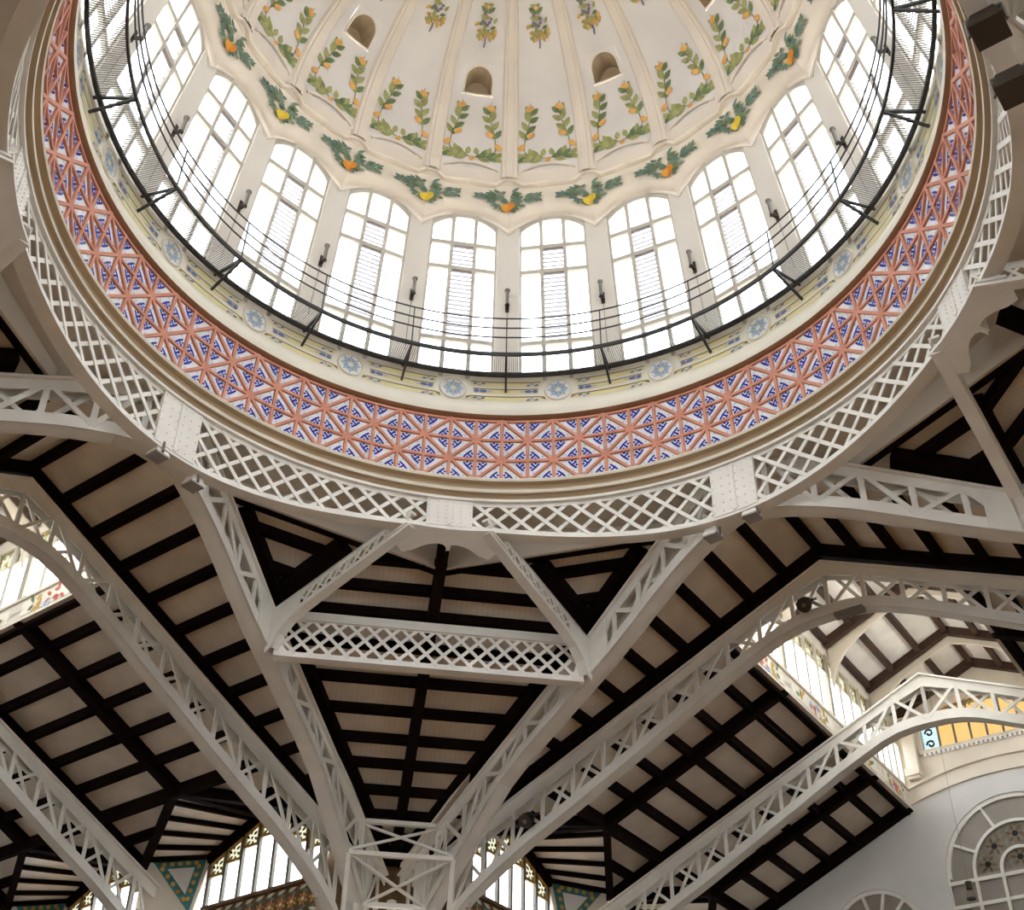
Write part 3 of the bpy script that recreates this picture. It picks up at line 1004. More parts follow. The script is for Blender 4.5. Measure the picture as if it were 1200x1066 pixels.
corner_name = {0: 'above the middle column', 1: 'at the right edge', -1: 'at the left edge'}
for k in (0, 1, -1, 2):
    F = cframe(k)
    ROOF = empty('ceiling_corner_%d' % ((k % 4) + 1), 'sloping boarded corner roof with dark purlins ' + corner_name.get(k, 'behind the viewer'), 'ceiling', kind='structure')
    bmn = M['corner_boards_%d' % (k % 4)] = board_mat('corner boards %d' % (k % 4), (240, 232, 218), tuple((F.X - F.Y).normalized()), .16)
    zb = lambda u, v, o=.066: zcp(u, v) + o
    # boarding
    b = MB()
    ring = [(.32, 1.1625), (.56, 1.03), (.86, .86), (1.03, .56), (1.1625, .32)]
    t1b = [(1.03 + .41421 * v + .12, v - .05) for v in (.30, .7, 1.2, 1.76)]
    t1a = [(y, x) for x, y in t1b[::-1]]
    m_ = (1.03 + .41421 * .65 + .12, .65 - .05)
    m_ = (1.95 - m_[1], m_[1]) if m_[0] + m_[1] < 1.95 else m_
    fold = [(1.37, .58), (.58, 1.37)]
    for pg in (ring + [t1b[0], fold[0], fold[1], t1a[-1]], [fold[1], fold[0], (1.03 + .41421 * .7 + .12, .65)] + t1b[2:] + t1a[:2] + [(.65, 1.03 + .41421 * .7 + .12)]):
        b.hexa([F(u, v, zb(u, v)) for u, v in pg], [F(u, v, zb(u, v) + .01) for u, v in pg])
    b.build('boarding', 'corner_boards_%d' % (k % 4), ROOF)
    # spandrel walls behind the ring
    for P, Q in (((.86, .86), (1.19, .27)), ((.86, .86), (.27, 1.19))):
        b = MB()
        dx, dy = Q[0] - P[0], Q[1] - P[1]; l = math.hypot(dx, dy); nx, ny = -dy / l, dx / l
        if nx + ny < 0: nx, ny = -nx, -ny
        b.hexa([F(*P, zb(*P, .03)), F(*Q, zb(*Q, .03)), F(*Q, 2.14), F(*P, 2.14)],
               [F(P[0] + nx * .01, P[1] + ny * .01, zb(*P, .03)), F(Q[0] + nx * .01, Q[1] + ny * .01, zb(*Q, .03)), F(Q[0] + nx * .01, Q[1] + ny * .01, 2.14), F(P[0] + nx * .01, P[1] + ny * .01, 2.14)])
        b.build('spandrel_wall', 'wallp', ROOF)
        b = MB(); P2, Q2 = (P[0] + nx * .020, P[1] + ny * .020), (Q[0] + nx * .020, Q[1] + ny * .020); b.beam(F(*P2, zb(*P2, .048)), F(*Q2, zb(*Q2, .048)), .020 * SC, .030 * SC); b.build('edge_beam', 'beam', ROOF)
    # purlins across the corner
    for s_ in (1.73, 1.855, 1.98, 2.15, 2.334, 2.505, 2.67, 2.82, 2.985, 3.14, 3.29):
        if s_ < 2.0: u0, v0 = s_ - .67, .67
        else:
            v0 = (s_ - 1.03) / 1.41421; u0 = s_ - v0
        b = MB(); b.beam(F(u0, v0, zb(u0, v0, .052)), F(v0, u0, zb(u0, v0, .052)), .025 * SC, .028 * SC, (0, 0, 1)); b.build('purlin', 'beam', ROOF)
    for c_ in (1.262, 1.362, 1.455):
        for sw_ in (0, 1):
            # .873u+.488v=c between T1 (u=1.03+.414v) and strut line v=.67
            v1 = (c_ - .873 * 1.03) / (.873 * .41421 + .488); u1 = 1.03 + .41421 * v1
            v2 = .67; u2 = (c_ - .488 * v2) / .873
            p, q_ = (u1, v1), (u2, v2)
            if v1 > .66: continue
            if sw_: p, q_ = p[::-1], q_[::-1]
            b = MB(); b.beam(F(*p, zb(*p, .052)), F(*q_, zb(*q_, .052)), .025 * SC, .028 * SC); b.build('purlin', 'beam', ROOF)
    for p, q_ in (((.8, .8), (.975, .975)), ((.975, .975), (1.70, 1.70))):
        b = MB(); b.beam(F(*p, zb(*p, .042)), F(*q_, zb(*q_, .042)), .032 * SC, .045 * SC); b.build('rafter', 'beam', ROOF)
    for sw_ in (0, 1):
        for p, q_, wr in (((1.03 + .41421 * .36 + .006, .38), (1.03 + .41421 * .65 + .006, .665), .052), ((1.03 + .41421 * .65 + .006, .665), (1.03 + .41421 * 1.70 + .006, 1.71), .052), ((1.035, .642), (1.30, .642), .060)):
            if sw_: p, q_ = p[::-1], q_[::-1]
            b = MB(); b.beam(F(*p, zb(*p, .046)), F(*q_, zb(*q_, .046)), wr * SC, .034 * SC); b.build('rafter', 'beam', ROOF)
    if k == 2: continue
    where = {0: 'front', 1: 'right', -1: 'left'}[k]
    # struts parallel to the crossing's sides
    for sw_ in (0, 1):
        S_ = (lambda p: p[::-1]) if sw_ else (lambda p: p)
        nm = {(0, 0): 'white latticed strut slanting down right from ring girder to crossing truss', (0, 1): 'white latticed strut slanting down left from ring girder to crossing truss',
              (1, 0): 'white latticed strut at the right edge near the ring girder, farther one', (1, 1): 'white riveted strut dropping from ring girder onto the right truss',
              (-1, 0): 'white riveted strut of the left corner outside the left edge', (-1, 1): 'white latticed strut of the left corner behind the ring girder'}[(k, sw_)]
        e = empty('lattice_strut', nm, 'strut', 'corner struts under the ring')
        A_, B_ = S_((.80, .657)), S_((1.292, .657))
        side = S_((0, 1)); inw = S_((0, -1))
        nrm = (F.X * inw[0] + F.Y * inw[1])
        zA, zB = zcp(.79, .657), zcp(1.292, .657)
        w = .026
        A2 = S_((.79, .634)); B2 = S_((1.292, .634))
        flanged(e, 'top_flange', F, A2, B2, zA - .007, zB - .007, w, .007, side)
        b = MB()
        st = [(.79, -.052), (.9, -.058), (1.05, -.062), (1.17, -.068), (1.22, -.078), (1.255, -.098), (1.275, -.13)]
        b.strip([[F(*S_((u, y)), zcp(u, .657) + d + dz) for y, dz in ((.631, 0), (.662, 0), (.662, .007), (.631, .007))] for u, d in st])
        b.build('bottom_flange', 'steel', e)
        b = MB()
        b.hexa([F(*S_((u, .634)), zcp(u, .657) + d) for u, d in ((1.185, 0), (1.30, 0), (1.30, -.135), (1.275, -.13), (1.255, -.098), (1.22, -.078), (1.185, -.068))],
               [F(*S_((u, .639)), zcp(u, .657) + d) for u, d in ((1.185, 0), (1.30, 0), (1.30, -.135), (1.275, -.13), (1.255, -.098), (1.22, -.078), (1.185, -.068))])
        b.build('gusset', 'steel', e)
        for dz0, dz1, nm2 in ((-.018, 0, 'top_angle'), (-.062, -.050, 'bottom_angle')):
            b = MB(); b.hexa([F(*S_((.79, y)), zA + d) for y, d in ((.634, dz0 if dz0 > -.04 else dz0 + .010), (.639, dz0 if dz0 > -.04 else dz0 + .010), (.639, dz1 + (0 if dz0 > -.04 else .010)), (.634, dz1 + (0 if dz0 > -.04 else .010)))],
                              [F(*S_((1.19, y)), zcp(1.19, .657) + d) for y, d in ((.634, dz0), (.639, dz0), (.639, dz1), (.634, dz1))])
            b.build(nm2, 'steel', e)
        lattice(e, S_((.79, .636)), S_((1.19, .636)), zA - .052, zA - .012, zcp(1.19, .657) - .060, zcp(1.19, .657) - .012, .034, .0072, F, nrm)
    # girder joining the two strut feet
    lab = {0: 'white lattice girder spanning level between the two crossing trusses', 1: 'white lattice girder of the right corner beyond the right edge', -1: 'white lattice girder of the left corner beyond the left edge'}[k]
    e = empty('lattice_girder', lab, 'girder', 'corner girders')
    A_, B_ = (.652, 1.282), (1.282, .652)
    q2 = math.sqrt(.5)
    nrm = -(F.X + F.Y).normalized()
    flanged(e, 'top_flange', F, A_, B_, 1.912, 1.912, .036, .008, (q2, q2))
    flanged(e, 'top_lip', F, (A_[0] - .006, A_[1] - .006), (B_[0] - .006, B_[1] - .006), 1.888, 1.888, .008, .012, (q2, q2))
    flanged(e, 'bottom_flange', F, (A_[0] - .004, A_[1] - .004), (B_[0] - .004, B_[1] - .004), 1.768, 1.768, .036, .007, (q2, q2))
    flanged(e, 'bottom_angle', F, A_, B_, 1.773, 1.773, .004, .014, (q2, q2))
    flanged(e, 'top_angle', F, A_, B_, 1.886, 1.886, .004, .026, (q2, q2))
    lattice(e, A_, B_, 1.782, 1.892, 1.782, 1.892, .0505, .0100, F, nrm)
    for P, d in ((A_, 1), (B_, -1)):
        b = MB()
        prof = [(0, 1.765), (.05, 1.775), (.028, 1.80), (.018, 1.84), (.022, 1.90), (0, 1.915)]
        b.hexa([F(P[0] + d * x * q2 + .002, P[1] - d * x * q2 + .002, z) for x, z in prof], [F(P[0] + d * x * q2 + .006, P[1] - d * x * q2 + .006, z) for x, z in prof])
        b.build('gusset', 'steel', e)
    # scalloped gusset under the ring's diagonal plate
    arcA = [(.690 + .055 * (1 - math.cos(PI / 2 * i / 6)) + .012, .86 - .105 * math.sin(PI / 2 * i / 6)) for i in range(7)]
    half = [(.628, .86), (.628, .80)]
    rim = [(RR * .985 * math.cos(PI / 4 + rad(x)), RR * .985 * math.sin(PI / 4 + rad(x))) for x in (7, 3.5, 0, -3.5, -7)]
    pg = [(.690, .86)] + arcA[1:] + [(.768, .768)] + [(y, x) for x, y in arcA[::-1][:-1]] + [(.86, .690), (.86, .628), (.80, .628)] + rim[::-1] + [(.628, .80), (.628, .86)]
    e = empty('ring_bracket', 'tan scalloped bracket plate under ring girder ' + {0: 'above the middle corner', 1: 'at the right corner', -1: 'at the left corner'}[k], 'bracket', 'brackets under the ring')
    b = MB()
    zz = lambda u, v: min(2.022, zcp(u, v) - .052)
    b.hexa([F(u, v, zz(u, v)) for u, v in pg], [F(u, v, zz(u, v) + .007) for u, v in pg])
    b.build('plate', 'steel', e)
    b = MB()
    b.hexa([F(*p, zz(*p) + .004) for p in ((.766, .766), (.774, .758), (.734, .718), (.726, .726))], [F(*p, 2.10) for p in ((.766, .766), (.774, .758), (.734, .718), (.726, .726))])
    b.build('stiffener', 'steel', e)

# ---- bracing between the two trusses over the middle column
F = cframe(0)
e = empty('cross_bracing', 'white steel cross bracing between the two trusses above the middle column', 'bracing')
w1 = lambda v: (1.03 + .41421 * v, v)
def seg(nm, p, q_, w=.018, h=.014):
    b = MB(); b.beam(F(*p), F(*q_), w * SC, h * SC); b.build(nm, 'steel', e)
vT, vB_ = 1.46, 1.36
pT, pB = w1(vT), w1(vB_)
zT, zB_ = 1.635, 1.49
seg('strut', (*pT, zT), (*pT[::-1], zT)); seg('strut', (*pB, zB_), (*pB[::-1], zB_))
seg('diagonal', (*pT, zT - .01), (*pB[::-1], zB_ + .01), .010, .008); seg('diagonal', (*pT[::-1], zT - .01), (*pB, zB_ + .01), .010, .008)
pC = w1(1.52)
seg('strut', (*pC, 1.385), (*pC[::-1], 1.385)); seg('diagonal', (*pC, 1.385), (*pB[::-1], zB_), .010, .008); seg('diagonal', (*pC[::-1], 1.385), (*pB, zB_), .010, .008)
for p in (pT, pT[::-1], pB, pB[::-1]): seg('hanger', (p[0], p[1], zT if p in (pT, pT[::-1]) else zB_), (p[0] + .05, p[1] + .05, 1.33), .014, .012)
# ================================================================== NAVES
ZRF, MS = 2.275, .45                         # boarding height at the ridge, roof slope
zr = lambda v, o=0.0: ZRF - MS * abs(v) + o
U2, UM1, U3, UM2, UE = 1.745, 2.235, 2.645, 3.065, 3.46
VL = .36                                     # lantern wall
LS = 1.80                                    # lantern start
VV, VE = 1.08, 1.31                          # valley start, eave at the trusses
VG = 1.50                                    # gable wall
T2L = [(0, 2.022), (.07, 2.020), (.13, 2.010), (.2, 1.985), (.25, 1.96), (.33, 1.925), (.45, 1.862), (.53, 1.820), (.62, 1.775), (.7, 1.732), (.9, 1.630), (1.1, 1.535), (1.23, 1.462), (1.33, 1.395), (1.40, 1.33), (1.46, 1.24), (1.49, 1.12)]
zt2 = lambda v: 2.212 - .45 * v
zl2 = lambda v: interp(T2L, v)
FBn = Frame(azv(AZB - rad(2.0)), azv(AZB - rad(92.0)))
FAn = Frame(azv(AZA + rad(1.5)), azv(AZA + rad(91.5)))

def slab(b, F, pg, o0=0.0, o1=.012, zf=None):
    zf = zf or (lambda u, v: zr(v))
    b.hexa([F(u, v, zf(u, v) + o0) for u, v in pg], [F(u, v, zf(u, v) + o1) for u, v in pg])

def truss2(F, u, label):
    e = empty('nave_truss', label, 'truss', 'gabled trusses across the naves')
    for s_ in (1, -1):
        mp = lambda v, z, d, s_=s_: F(u + d, s_ * v, z)
        half_truss(e, mp, F.X, zt2, zl2, [0] + [.115 * i for i in range(1, 13)], .040, 1.49, ct=.050, cb=.036, bw=.013, apex_post=True)
        b = MB(); b.beam(F(u + .025, s_ * 1.50, -.16), F(u + .025, s_ * 1.50, 1.56), .07 * SC, .06 * SC, F.X)
        b.build('column_leg', 'steel', e)
    return e

STAIN = ['greens', 'glass', 'black', 'ochre', 'red']
def ornament(b, P, w, h, mi_a, mi_b, seed, n=7):
    rnd = random.Random(seed)
    for i in range(n):
        x, y = rnd.uniform(.12, .88) * w, rnd.uniform(.15, .85) * h
        leaf(b, P, x, y, rnd.uniform(.2, .4) * min(w, h), rnd.uniform(.08, .14) * min(w, h), rnd.uniform(0, 2 * PI), mi_a if i % 3 else mi_b, .001)

def gable_bay(F, ROOF, u0, um, u1, side, bay_lab, widx, cut0=False):
    """cross gable beyond the valley: slopes, purlins, window, tiled splays"""
    zc0, zw = 2.24 - MS * VE, 1.812
    R0, R1 = (um, VV, zr(VV)), (um, VG, 1.845)
    for sgn, uc in ((-1, u0), (1, u1)):
        base = (lerp(um, uc, .66), VG, 1.725)
        cor = (uc, VE, zr(VE))
        b = MB()
        n = 6
        rows = [[Vector(F(*[lerp(lerp(R0[i], cor[i], j / n), lerp(R1[i], base[i], j / n), t) for i in range(3)])) for j in range(n + 1)] for t in (0, .5, 1, 1.06)]
        b.grid(rows)
        b.grid([[p + Vector((0, 0, .1)) for p in r] for r in rows])
        b.build('gable_boarding', 'gboards', ROOF)
        for s_ in (.02, .2, .4, .6, .8, .98):
            p = [lerp(R0[i], cor[i], s_) for i in range(3)]; q_ = [lerp(R1[i], base[i], s_) for i in range(3)]
            p[2] -= .008; q_[2] -= .008
            if s_ == .02: continue
            bb = MB(); bb.beam(F(*p), F(*q_), .017 * SC, .015 * SC); bb.build('purlin', 'beam', ROOF)
        bb = MB(); bb.beam(F(R0[0], R0[1], R0[2] - .022), F(cor[0], cor[1], cor[2] - .022), .028 * SC, .036 * SC); bb.build('valley_beam', 'beam', ROOF)
        bb = MB(); bb.beam(F(R1[0], VG - .012, R1[2] - .020), F(base[0], VG - .012, base[2] - .020), .024 * SC, .034 * SC); bb.build('verge_beam', 'beam', ROOF)
    bb = MB(); bb.beam(F(um, VV + .012, R0[2] + .010), F(um, VG + .03, R1[2] + .006), .10 * SC, .010 * SC); bb.build('ridge_cap', 'gboards', ROOF)
    bb = MB(); bb.beam(F(um, VV - .01, R0[2] - .022), F(um, VG, R1[2] - .022), .034 * SC, .044 * SC); bb.build('ridge_beam', 'beam', ROOF)
    # window
    W = empty('window_%d' % widx, 'gabled window with stained glass heads and white panes ' + bay_lab, 'window', 'gabled end windows', 'structure')
    ub0, ub1 = lerp(um, u0, .66), lerp(um, u1, .66)
    zs = 1.53
    def ztop_(u): return 1.825 - (1.825 - 1.705) * abs(u - um) / (abs((ub1 if u > um else ub0) - um))
    nm = 7
    us = [lerp(ub0, ub1, i / nm) for i in range(nm + 1)]
    for i, u in enumerate(us):
        b = MB(); b.beam(F(u, VG, zs), F(u, VG, ztop_(u)), (.012 if 0 < i < nm else .016) * SC, .014 * SC, F.Y); b.build('mullion', 'fixture', W)
    for i in range(nm):
        a, c_ = us[i] + .005, us[i + 1] - .005
        za, zc_ = ztop_(a) - .008, ztop_(c_) - .008
        low = min(za, zc_) - .055
        b = MB(); b.hexa([F(a, VG, zs), F(c_, VG, zs), F(c_, VG, low), F(a, VG, low)], [F(a, VG + .002, zs), F(c_, VG + .002, zs), F(c_, VG + .002, low), F(a, VG + .002, low)]); b.build('pane', 'glass', W)
        b = MB()
        b.hexa([F(a, VG, low), F(c_, VG, low), F(c_, VG, zc_), F(a, VG, za)], [F(a, VG + .002, low), F(c_, VG + .002, low), F(c_, VG + .002, zc_), F(a, VG + .002, za)], 0)
        P = lambda x, y, off: F(a + x, VG - .002 - off, low + y)
        wd_, hh = c_ - a, min(za, zc_) - low
        for q_ in range(6):
            an = q_ * PI / 3
            leaf(b, P, wd_ / 2 + .012 * math.cos(an), hh / 2 + .012 * math.sin(an), .022, .011, an + .6, 1 if q_ % 2 else 2, .001)
        disc(b, P, wd_ / 2, hh / 2, .006, .006, 3, .001)
        pn = b.build('stained_pane', ['stainw', 'leafm', 'black', 'red'], W)
        b = MB()
        for z_ in (low,): b.beam(F(a, VG - .002, z_), F(c_, VG - .002, z_), .008 * SC, .010 * SC)
        b.beam(F(a, VG - .002, za - .005), F(c_, VG - .002, zc_ - .005), .014 * SC, .014 * SC)
        b.beam(F(a + .003, VG - .002, low), F(a + .003, VG - .002, za), .007 * SC, .008 * SC, F.Y); b.beam(F(c_ - .003, VG - .002, low), F(c_ - .003, VG - .002, zc_), .007 * SC, .008 * SC, F.Y)
        b.build('glazing_frame', 'ochre', W)
    b = MB(); b.beam(F(ub0, VG - .005, zs - .004), F(ub1, VG - .005, zs - .004), .03 * SC, .012 * SC); b.build('sill', 'umber', W)
    # painted frieze wall beneath the window
    b = MB()
    b.hexa([F(ub0, VG, 1.38), F(ub1, VG, 1.38), F(ub1, VG, zs), F(ub0, VG, zs)], [F(ub0, VG + .03, 1.38), F(ub1, VG + .03, 1.38), F(ub1, VG + .03, zs), F(ub0, VG + .03, zs)])
    fw = tag(b.build('tiled_frieze', 'umber'), 'dark frieze of flower tiles under the gabled window ' + bay_lab, 'frieze')
    for i in range(11):
        b = MB(); x0 = lerp(ub0, ub1, i / 11.0); ww = (ub1 - ub0) / 11
        P = lambda x, y, off: F(x0 + x, VG - .001 - off, 1.47 + y)
        for q_ in range(7):
            an = q_ * 2 * PI / 7; leaf(b, P, ww / 2 + .006 * math.cos(an), .006 * math.sin(an), .02, .011, an, q_ % 2, .001)
        disc(b, P, ww / 2, 0, .007, .007, 2, .002)
        for q_ in (-1, 1):
            leaf(b, P, ww * .1, q_ * .024, ww * .8, .012, q_ * .3, 3, .001); leaf(b, P, ww * .9, q_ * .036, ww * .8, .012, PI - q_ * .3, 4, .001); leaf(b, P, ww * .5, q_ * .046, ww * .5, .012, .4 * q_, 0, .001)
        b.build('flower_tile', ['ochre', 'red', 'yellow', 'leafd', 'cream'], fw)
    # splayed triangular tile panels
    for sgn, uc, ub, nmx in ((-1, u0, ub0, 'window edge nearer the dome'), (1, u1, ub1, 'window edge farther from the dome')):
        A_, B_, C_ = Vector((uc, VE + .012, zr(VE) + .004)), Vector((ub, VG - .004, 1.728)), Vector((lerp(uc, ub, .80), lerp(VE, VG, .80), 1.49))
        e = empty('tiled_spandrel', 'triangular teal tiled spandrel %s, %s' % (bay_lab, nmx), 'spandrel', 'triangular tile panels')
        cen = (A_ + B_ + C_) / 3
        n_ = Vector((-sgn * .45, -.9, 0)).normalized()
        for f, of, mt, nm2 in ((1.0, 0, 'stone', 'border'), (.84, .004, 'teal', 'field'), (.42, .007, 'endwall', 'centre')):
            P_ = [cen + (p - cen) * f for p in (A_, B_, C_)]
            b = MB(); b.hexa([F(*(p - n_ * .02)) for p in P_], [F(*(p + n_ * of)) for p in P_]); b.build(nm2, mt, e)
        b = MB()
        for (p, q_) in ((A_, B_), (B_, C_), (C_, A_)):
            for j in range(5):
                c0 = cen + ((p + (q_ - p) * ((j + .5) / 5)) - cen) * .63 + n_ * .008
                tdir = (q_ - p).normalized(); up = tdir.cross(n_)
                b.poly([F(*(c0 + tdir * (.009 * math.cos(2 * PI * m_ / 8)) + up * (.009 * math.sin(2 * PI * m_ / 8)))) for m_ in range(8)])
        tag(b.build('orange_dots', 'ochre', e), kind='stuff')
        # wall filling below the panel
        b = MB(); b.hexa([F(*A_), F(*C_), F(C_.x, C_.y, 1.38), F(A_.x, A_.y, 1.38)], [F(A_.x, A_.y + .02, A_.z), F(C_.x, C_.y + .02, C_.z), F(C_.x, C_.y + .02, 1.38), F(A_.x, A_.y + .02, 1.38)]); b.build('lower_wall', 'stone', e)

def nave(F, key, side, widx):
    ROOF = empty('ceiling_nave_' + side, 'pitched boarded nave roof with dark purlins and rafters on the ' + side, 'ceiling', kind='structure')
    M['nboards_' + key] = board_mat('nave boards ' + key, (242, 234, 220), tuple(F.X), .17)
    M['lboards_' + key] = board_mat('lantern boards ' + key, (245, 239, 230), tuple(F.X), .17)
    bd = 'nboards_' + key
    global_g['gboards'] = bd
    M['gboards'] = M[bd]
    bays = [(U2, UM1, U3), (U3, UM2, UE)]
    for s_ in (1, -1):
        b = MB()
        pg = [(1.03 + .41421 * v + .05, s_ * v) for v in (.0, .5, 1.0, 1.6)] + [(LS, s_ * 1.6), (LS, 0)]
        slab(b, F, pg); b.build('boarding', bd, ROOF)
        for bi, (u0, um, u1) in enumerate(bays):
            ua = LS if bi == 0 else u0
            pg = [(ua, s_ * VL), (u1, s_ * VL), (u1, s_ * VE), (um, s_ * VV), (ua, s_ * (VE - .02))] if s_ > 0 else [(ua, s_ * VL), (u1, s_ * VL), (u1, s_ * 1.5), (ua, s_ * 1.5)]
            b = MB(); slab(b, F, pg); b.build('boarding', bd, ROOF)
        # purlins
        for kk in range(0, 13):
            v = .1205 * kk
            if kk == 0 and s_ < 0: continue
            if s_ < 0 and kk > 9: continue
            ua = 1.03 + .41421 * v + (.05 if v < .8 else .10)
            if ua < U2 - .02:
                b = MB(); b.beam(F(ua, s_ * v, zr(v, -.016)), F(LS if v < .3 else U2, s_ * v, zr(v, -.016)), .025 * SC, .030 * SC); b.build('purlin', 'beam', ROOF)
            for u0, um, u1 in bays:
                if kk < 4: continue
                if kk <= 8 or (kk == 9):
                    segs = [(u0, um), (um, u1)]
                elif s_ > 0 and kk == 10:
                    f = (v - VV) / (VE - VV); segs = [(u0, lerp(um, u0, f)), (lerp(um, u1, f), u1)]
                else: segs = []
                for a, c_ in segs:
                    b = MB()
                    h = .028 if kk != 9 else .042
                    b.beam(F(a, s_ * v, zr(v, -h / 2)), F(c_, s_ * v, zr(v, -h / 2)), .014 * SC, h * SC)
                    b.beam(F(a, s_ * (v + .004), zr(v + .004, -h)), F(c_, s_ * (v + .004), zr(v + .004, -h)), .021 * SC, .006 * SC)
                    b.build('purlin', 'beam', ROOF)
        # rafters
        for u, va, vb in ((U2 + .01, .0, 1.5), (UM1, VL, VV), (U3 + .01, VL, VE), (UM2, VL, VV), (UE - .02, VL, VE)):
            b = MB(); b.beam(F(u, s_ * va, zr(va, -.023)), F(u, s_ * vb, zr(vb, -.023)), .033 * SC, .042 * SC); b.build('rafter', 'beam', ROOF)
        b = MB(); b.beam(F(LS - .03, s_ * (VL + .022), zr(VL, -.028)), F(UE, s_ * (VL + .022), zr(VL, -.028)), .026 * SC, .05 * SC); b.build('edge_beam', 'beam', ROOF)
    # gables on the corner side
    for bi, (u0, um, u1) in enumerate(bays):
        gable_bay(F, ROOF, u0 + .02, um, u1, side, ['in the first %s bay' % side, 'in the second %s bay' % side][bi], widx + bi)
    # ---- lantern
    LAN = empty('ceiling_lantern_' + side, 'raised lantern roof with pale boarding and brown purlins over the %s nave' % side, 'ceiling', kind='structure')
    zl_ = lambda v, o=0.0: 2.655 - .45 * abs(v) + o
    fr = [1.83, 2.27, 2.70, 3.135, UE - .02]
    for s_ in (1, -1):
        b = MB(); slab(b, F, [(LS, 0), (UE, 0), (UE, s_ * (VL + .03)), (LS, s_ * (VL + .03))], 0, .012, lambda u, v: zl_(v)); b.build('boarding', 'lboards_' + key, LAN)
        for v in (0, .12, .24, .345):
            if v == 0 and s_ < 0: continue
            for a, c_ in zip(fr, fr[1:]):
                b = MB(); b.beam(F(a, s_ * v, zl_(v, -.014)), F(c_, s_ * v, zl_(v, -.014)), .020 * SC, .026 * SC); b.build('purlin', 'beamb', LAN)
        for u in fr:
            b = MB(); b.beam(F(u, 0, zl_(0, -.018)), F(u, s_ * VL, zl_(VL, -.018)), .024 * SC, .034 * SC); b.build('rafter', 'beamb', LAN)
        # clerestory wall: tile band, windows, head
        W = empty('window_%d' % (widx + 2 + (s_ < 0)), 'lantern clerestory of narrow white panes over a painted band, %s nave %s side' % (side, ('right' if (side == 'left') == (s_ > 0) else 'left')), 'window', 'lantern clerestories', 'structure')
        y0, y1 = s_ * VL, s_ * (VL + .02)
        def wallbox(nm, z0, z1, mt, ya=y0, yb=y1, a=LS, c_=UE):
            b = MB(); b.hexa([F(a, ya, z0), F(c_, ya, z0), F(c_, ya, z1), F(a, ya, z1)], [F(a, yb, z0), F(c_, yb, z0), F(c_, yb, z1), F(a, yb, z1)]); return b.build(nm, mt, W)
        wallbox('sill_band', 2.078, 2.160, 'stone')
        wallbox('sill_lip', 2.158, 2.168, 'stone', s_ * (VL - .008))
        wallbox('foot_lip', 2.074, 2.084, 'stone', s_ * (VL - .008))
        wallbox('head', 2.425, 2.50, 'stone')
        for bi_, (a, c_) in enumerate(zip(fr, fr[1:])):
            # painted panel
            b = MB()
            aa_, cc_ = a + .035, c_ - .035
            yy = s_ * (VL - .002)
            b.hexa([F(aa_, yy, 2.096), F(cc_, yy, 2.096), F(cc_, yy, 2.148), F(aa_, yy, 2.148)], [F(aa_, y0, 2.096), F(cc_, y0, 2.096), F(cc_, y0, 2.148), F(aa_, y0, 2.148)], 0)
            P = lambda x, y, off: F(x, s_ * (VL - .003 - off), 2.122 + y)
            rnd = random.Random(40 + bi_)
            mid = (aa_ + cc_) / 2; L = cc_ - aa_
            for q_ in range(26):
                t = rnd.uniform(-.36, .36)
                mi = 1 if abs(t) < .08 else (2 if abs(t) < .17 else (3 if abs(t) < .30 else 4))
                leaf(b, P, mid + t * L, rnd.uniform(-.014, .014), .030, .014, rnd.uniform(0, 2 * PI), mi, .0005 + q_ * .00004)
            b.build('painted_panel', ['cream', 'red', 'bluel', 'ochre', 'leafm'], W)
            # mullions, panes, stained heads
            nm = 4
            for i in range(nm + 1):
                u = lerp(a, c_, i / nm)
                b = MB(); b.beam(F(u, s_ * (VL + .006), 2.165), F(u, s_ * (VL + .006), 2.43), (.026 if i in (0, nm) else .019) * SC, .016 * SC, F.Y); b.build('mullion', 'wframe', W)
                if i < nm:
                    u2 = lerp(a, c_, (i + 1) / nm)
                    for (q0, q1) in ((2.165, 2.345),):
                        b = MB(); b.hexa([F(u, s_ * (VL + .006), q0), F(u2, s_ * (VL + .006), q0), F(u2, s_ * (VL + .006), q1), F(u, s_ * (VL + .006), q1)], [F(u, s_ * (VL + .008), q0), F(u2, s_ * (VL + .008), q0), F(u2, s_ * (VL + .008), q1), F(u, s_ * (VL + .008), q1)]); b.build('pane', 'glass', W)
                    b = MB(); q0, q1 = 2.345, 2.43
                    b.hexa([F(u, s_ * (VL + .006), q0), F(u2, s_ * (VL + .006), q0), F(u2, s_ * (VL + .006), q1), F(u, s_ * (VL + .006), q1)], [F(u, s_ * (VL + .008), q0), F(u2, s_ * (VL + .008), q0), F(u2, s_ * (VL + .008), q1), F(u, s_ * (VL + .008), q1)], 0)
                    P = lambda x, y, off: F(u + x, s_ * (VL + .004 - off), q0 + y)
                    for q_ in range(8): leaf(b, P, random.uniform(.015, .09), random.uniform(.012, .07), .025, .012, random.uniform(0, 6.2), 1 + q_ % 3, .001)
                    b.build('stained_pane', ['stainw', 'ochre', 'leafl', 'stone'], W)
            b = MB(); b.beam(F(a, s_ * (VL + .004), 2.345), F(c_, s_ * (VL + .004), 2.345), .010 * SC, .008 * SC); b.build('transom', 'stone', W)
    for i, u in enumerate(fr[:-1]):
        e = empty('lantern_frame', 'cream openwork arch rib, %s under the %s lantern roof' % (ORD[i], side), 'arch rib', 'lantern arch ribs')
        for s_ in (1, -1):
            b = MB()
            vv = [0, .06, .12, .18, .24, .29, .33, .355]
            dep = [.040, .034, .032, .036, .046, .066, .10, .17]
            b.strip([[F(u + .022, s_ * v, zl_(v, -.022)), F(u + .036, s_ * v, zl_(v, -.022)), F(u + .036, s_ * v, zl_(v, -.022) - d), F(u + .022, s_ * v, zl_(v, -.022) - d)] for v, d in zip(vv, dep)])
            b.build('arch_rib', 'stone', e)
global_g = {}
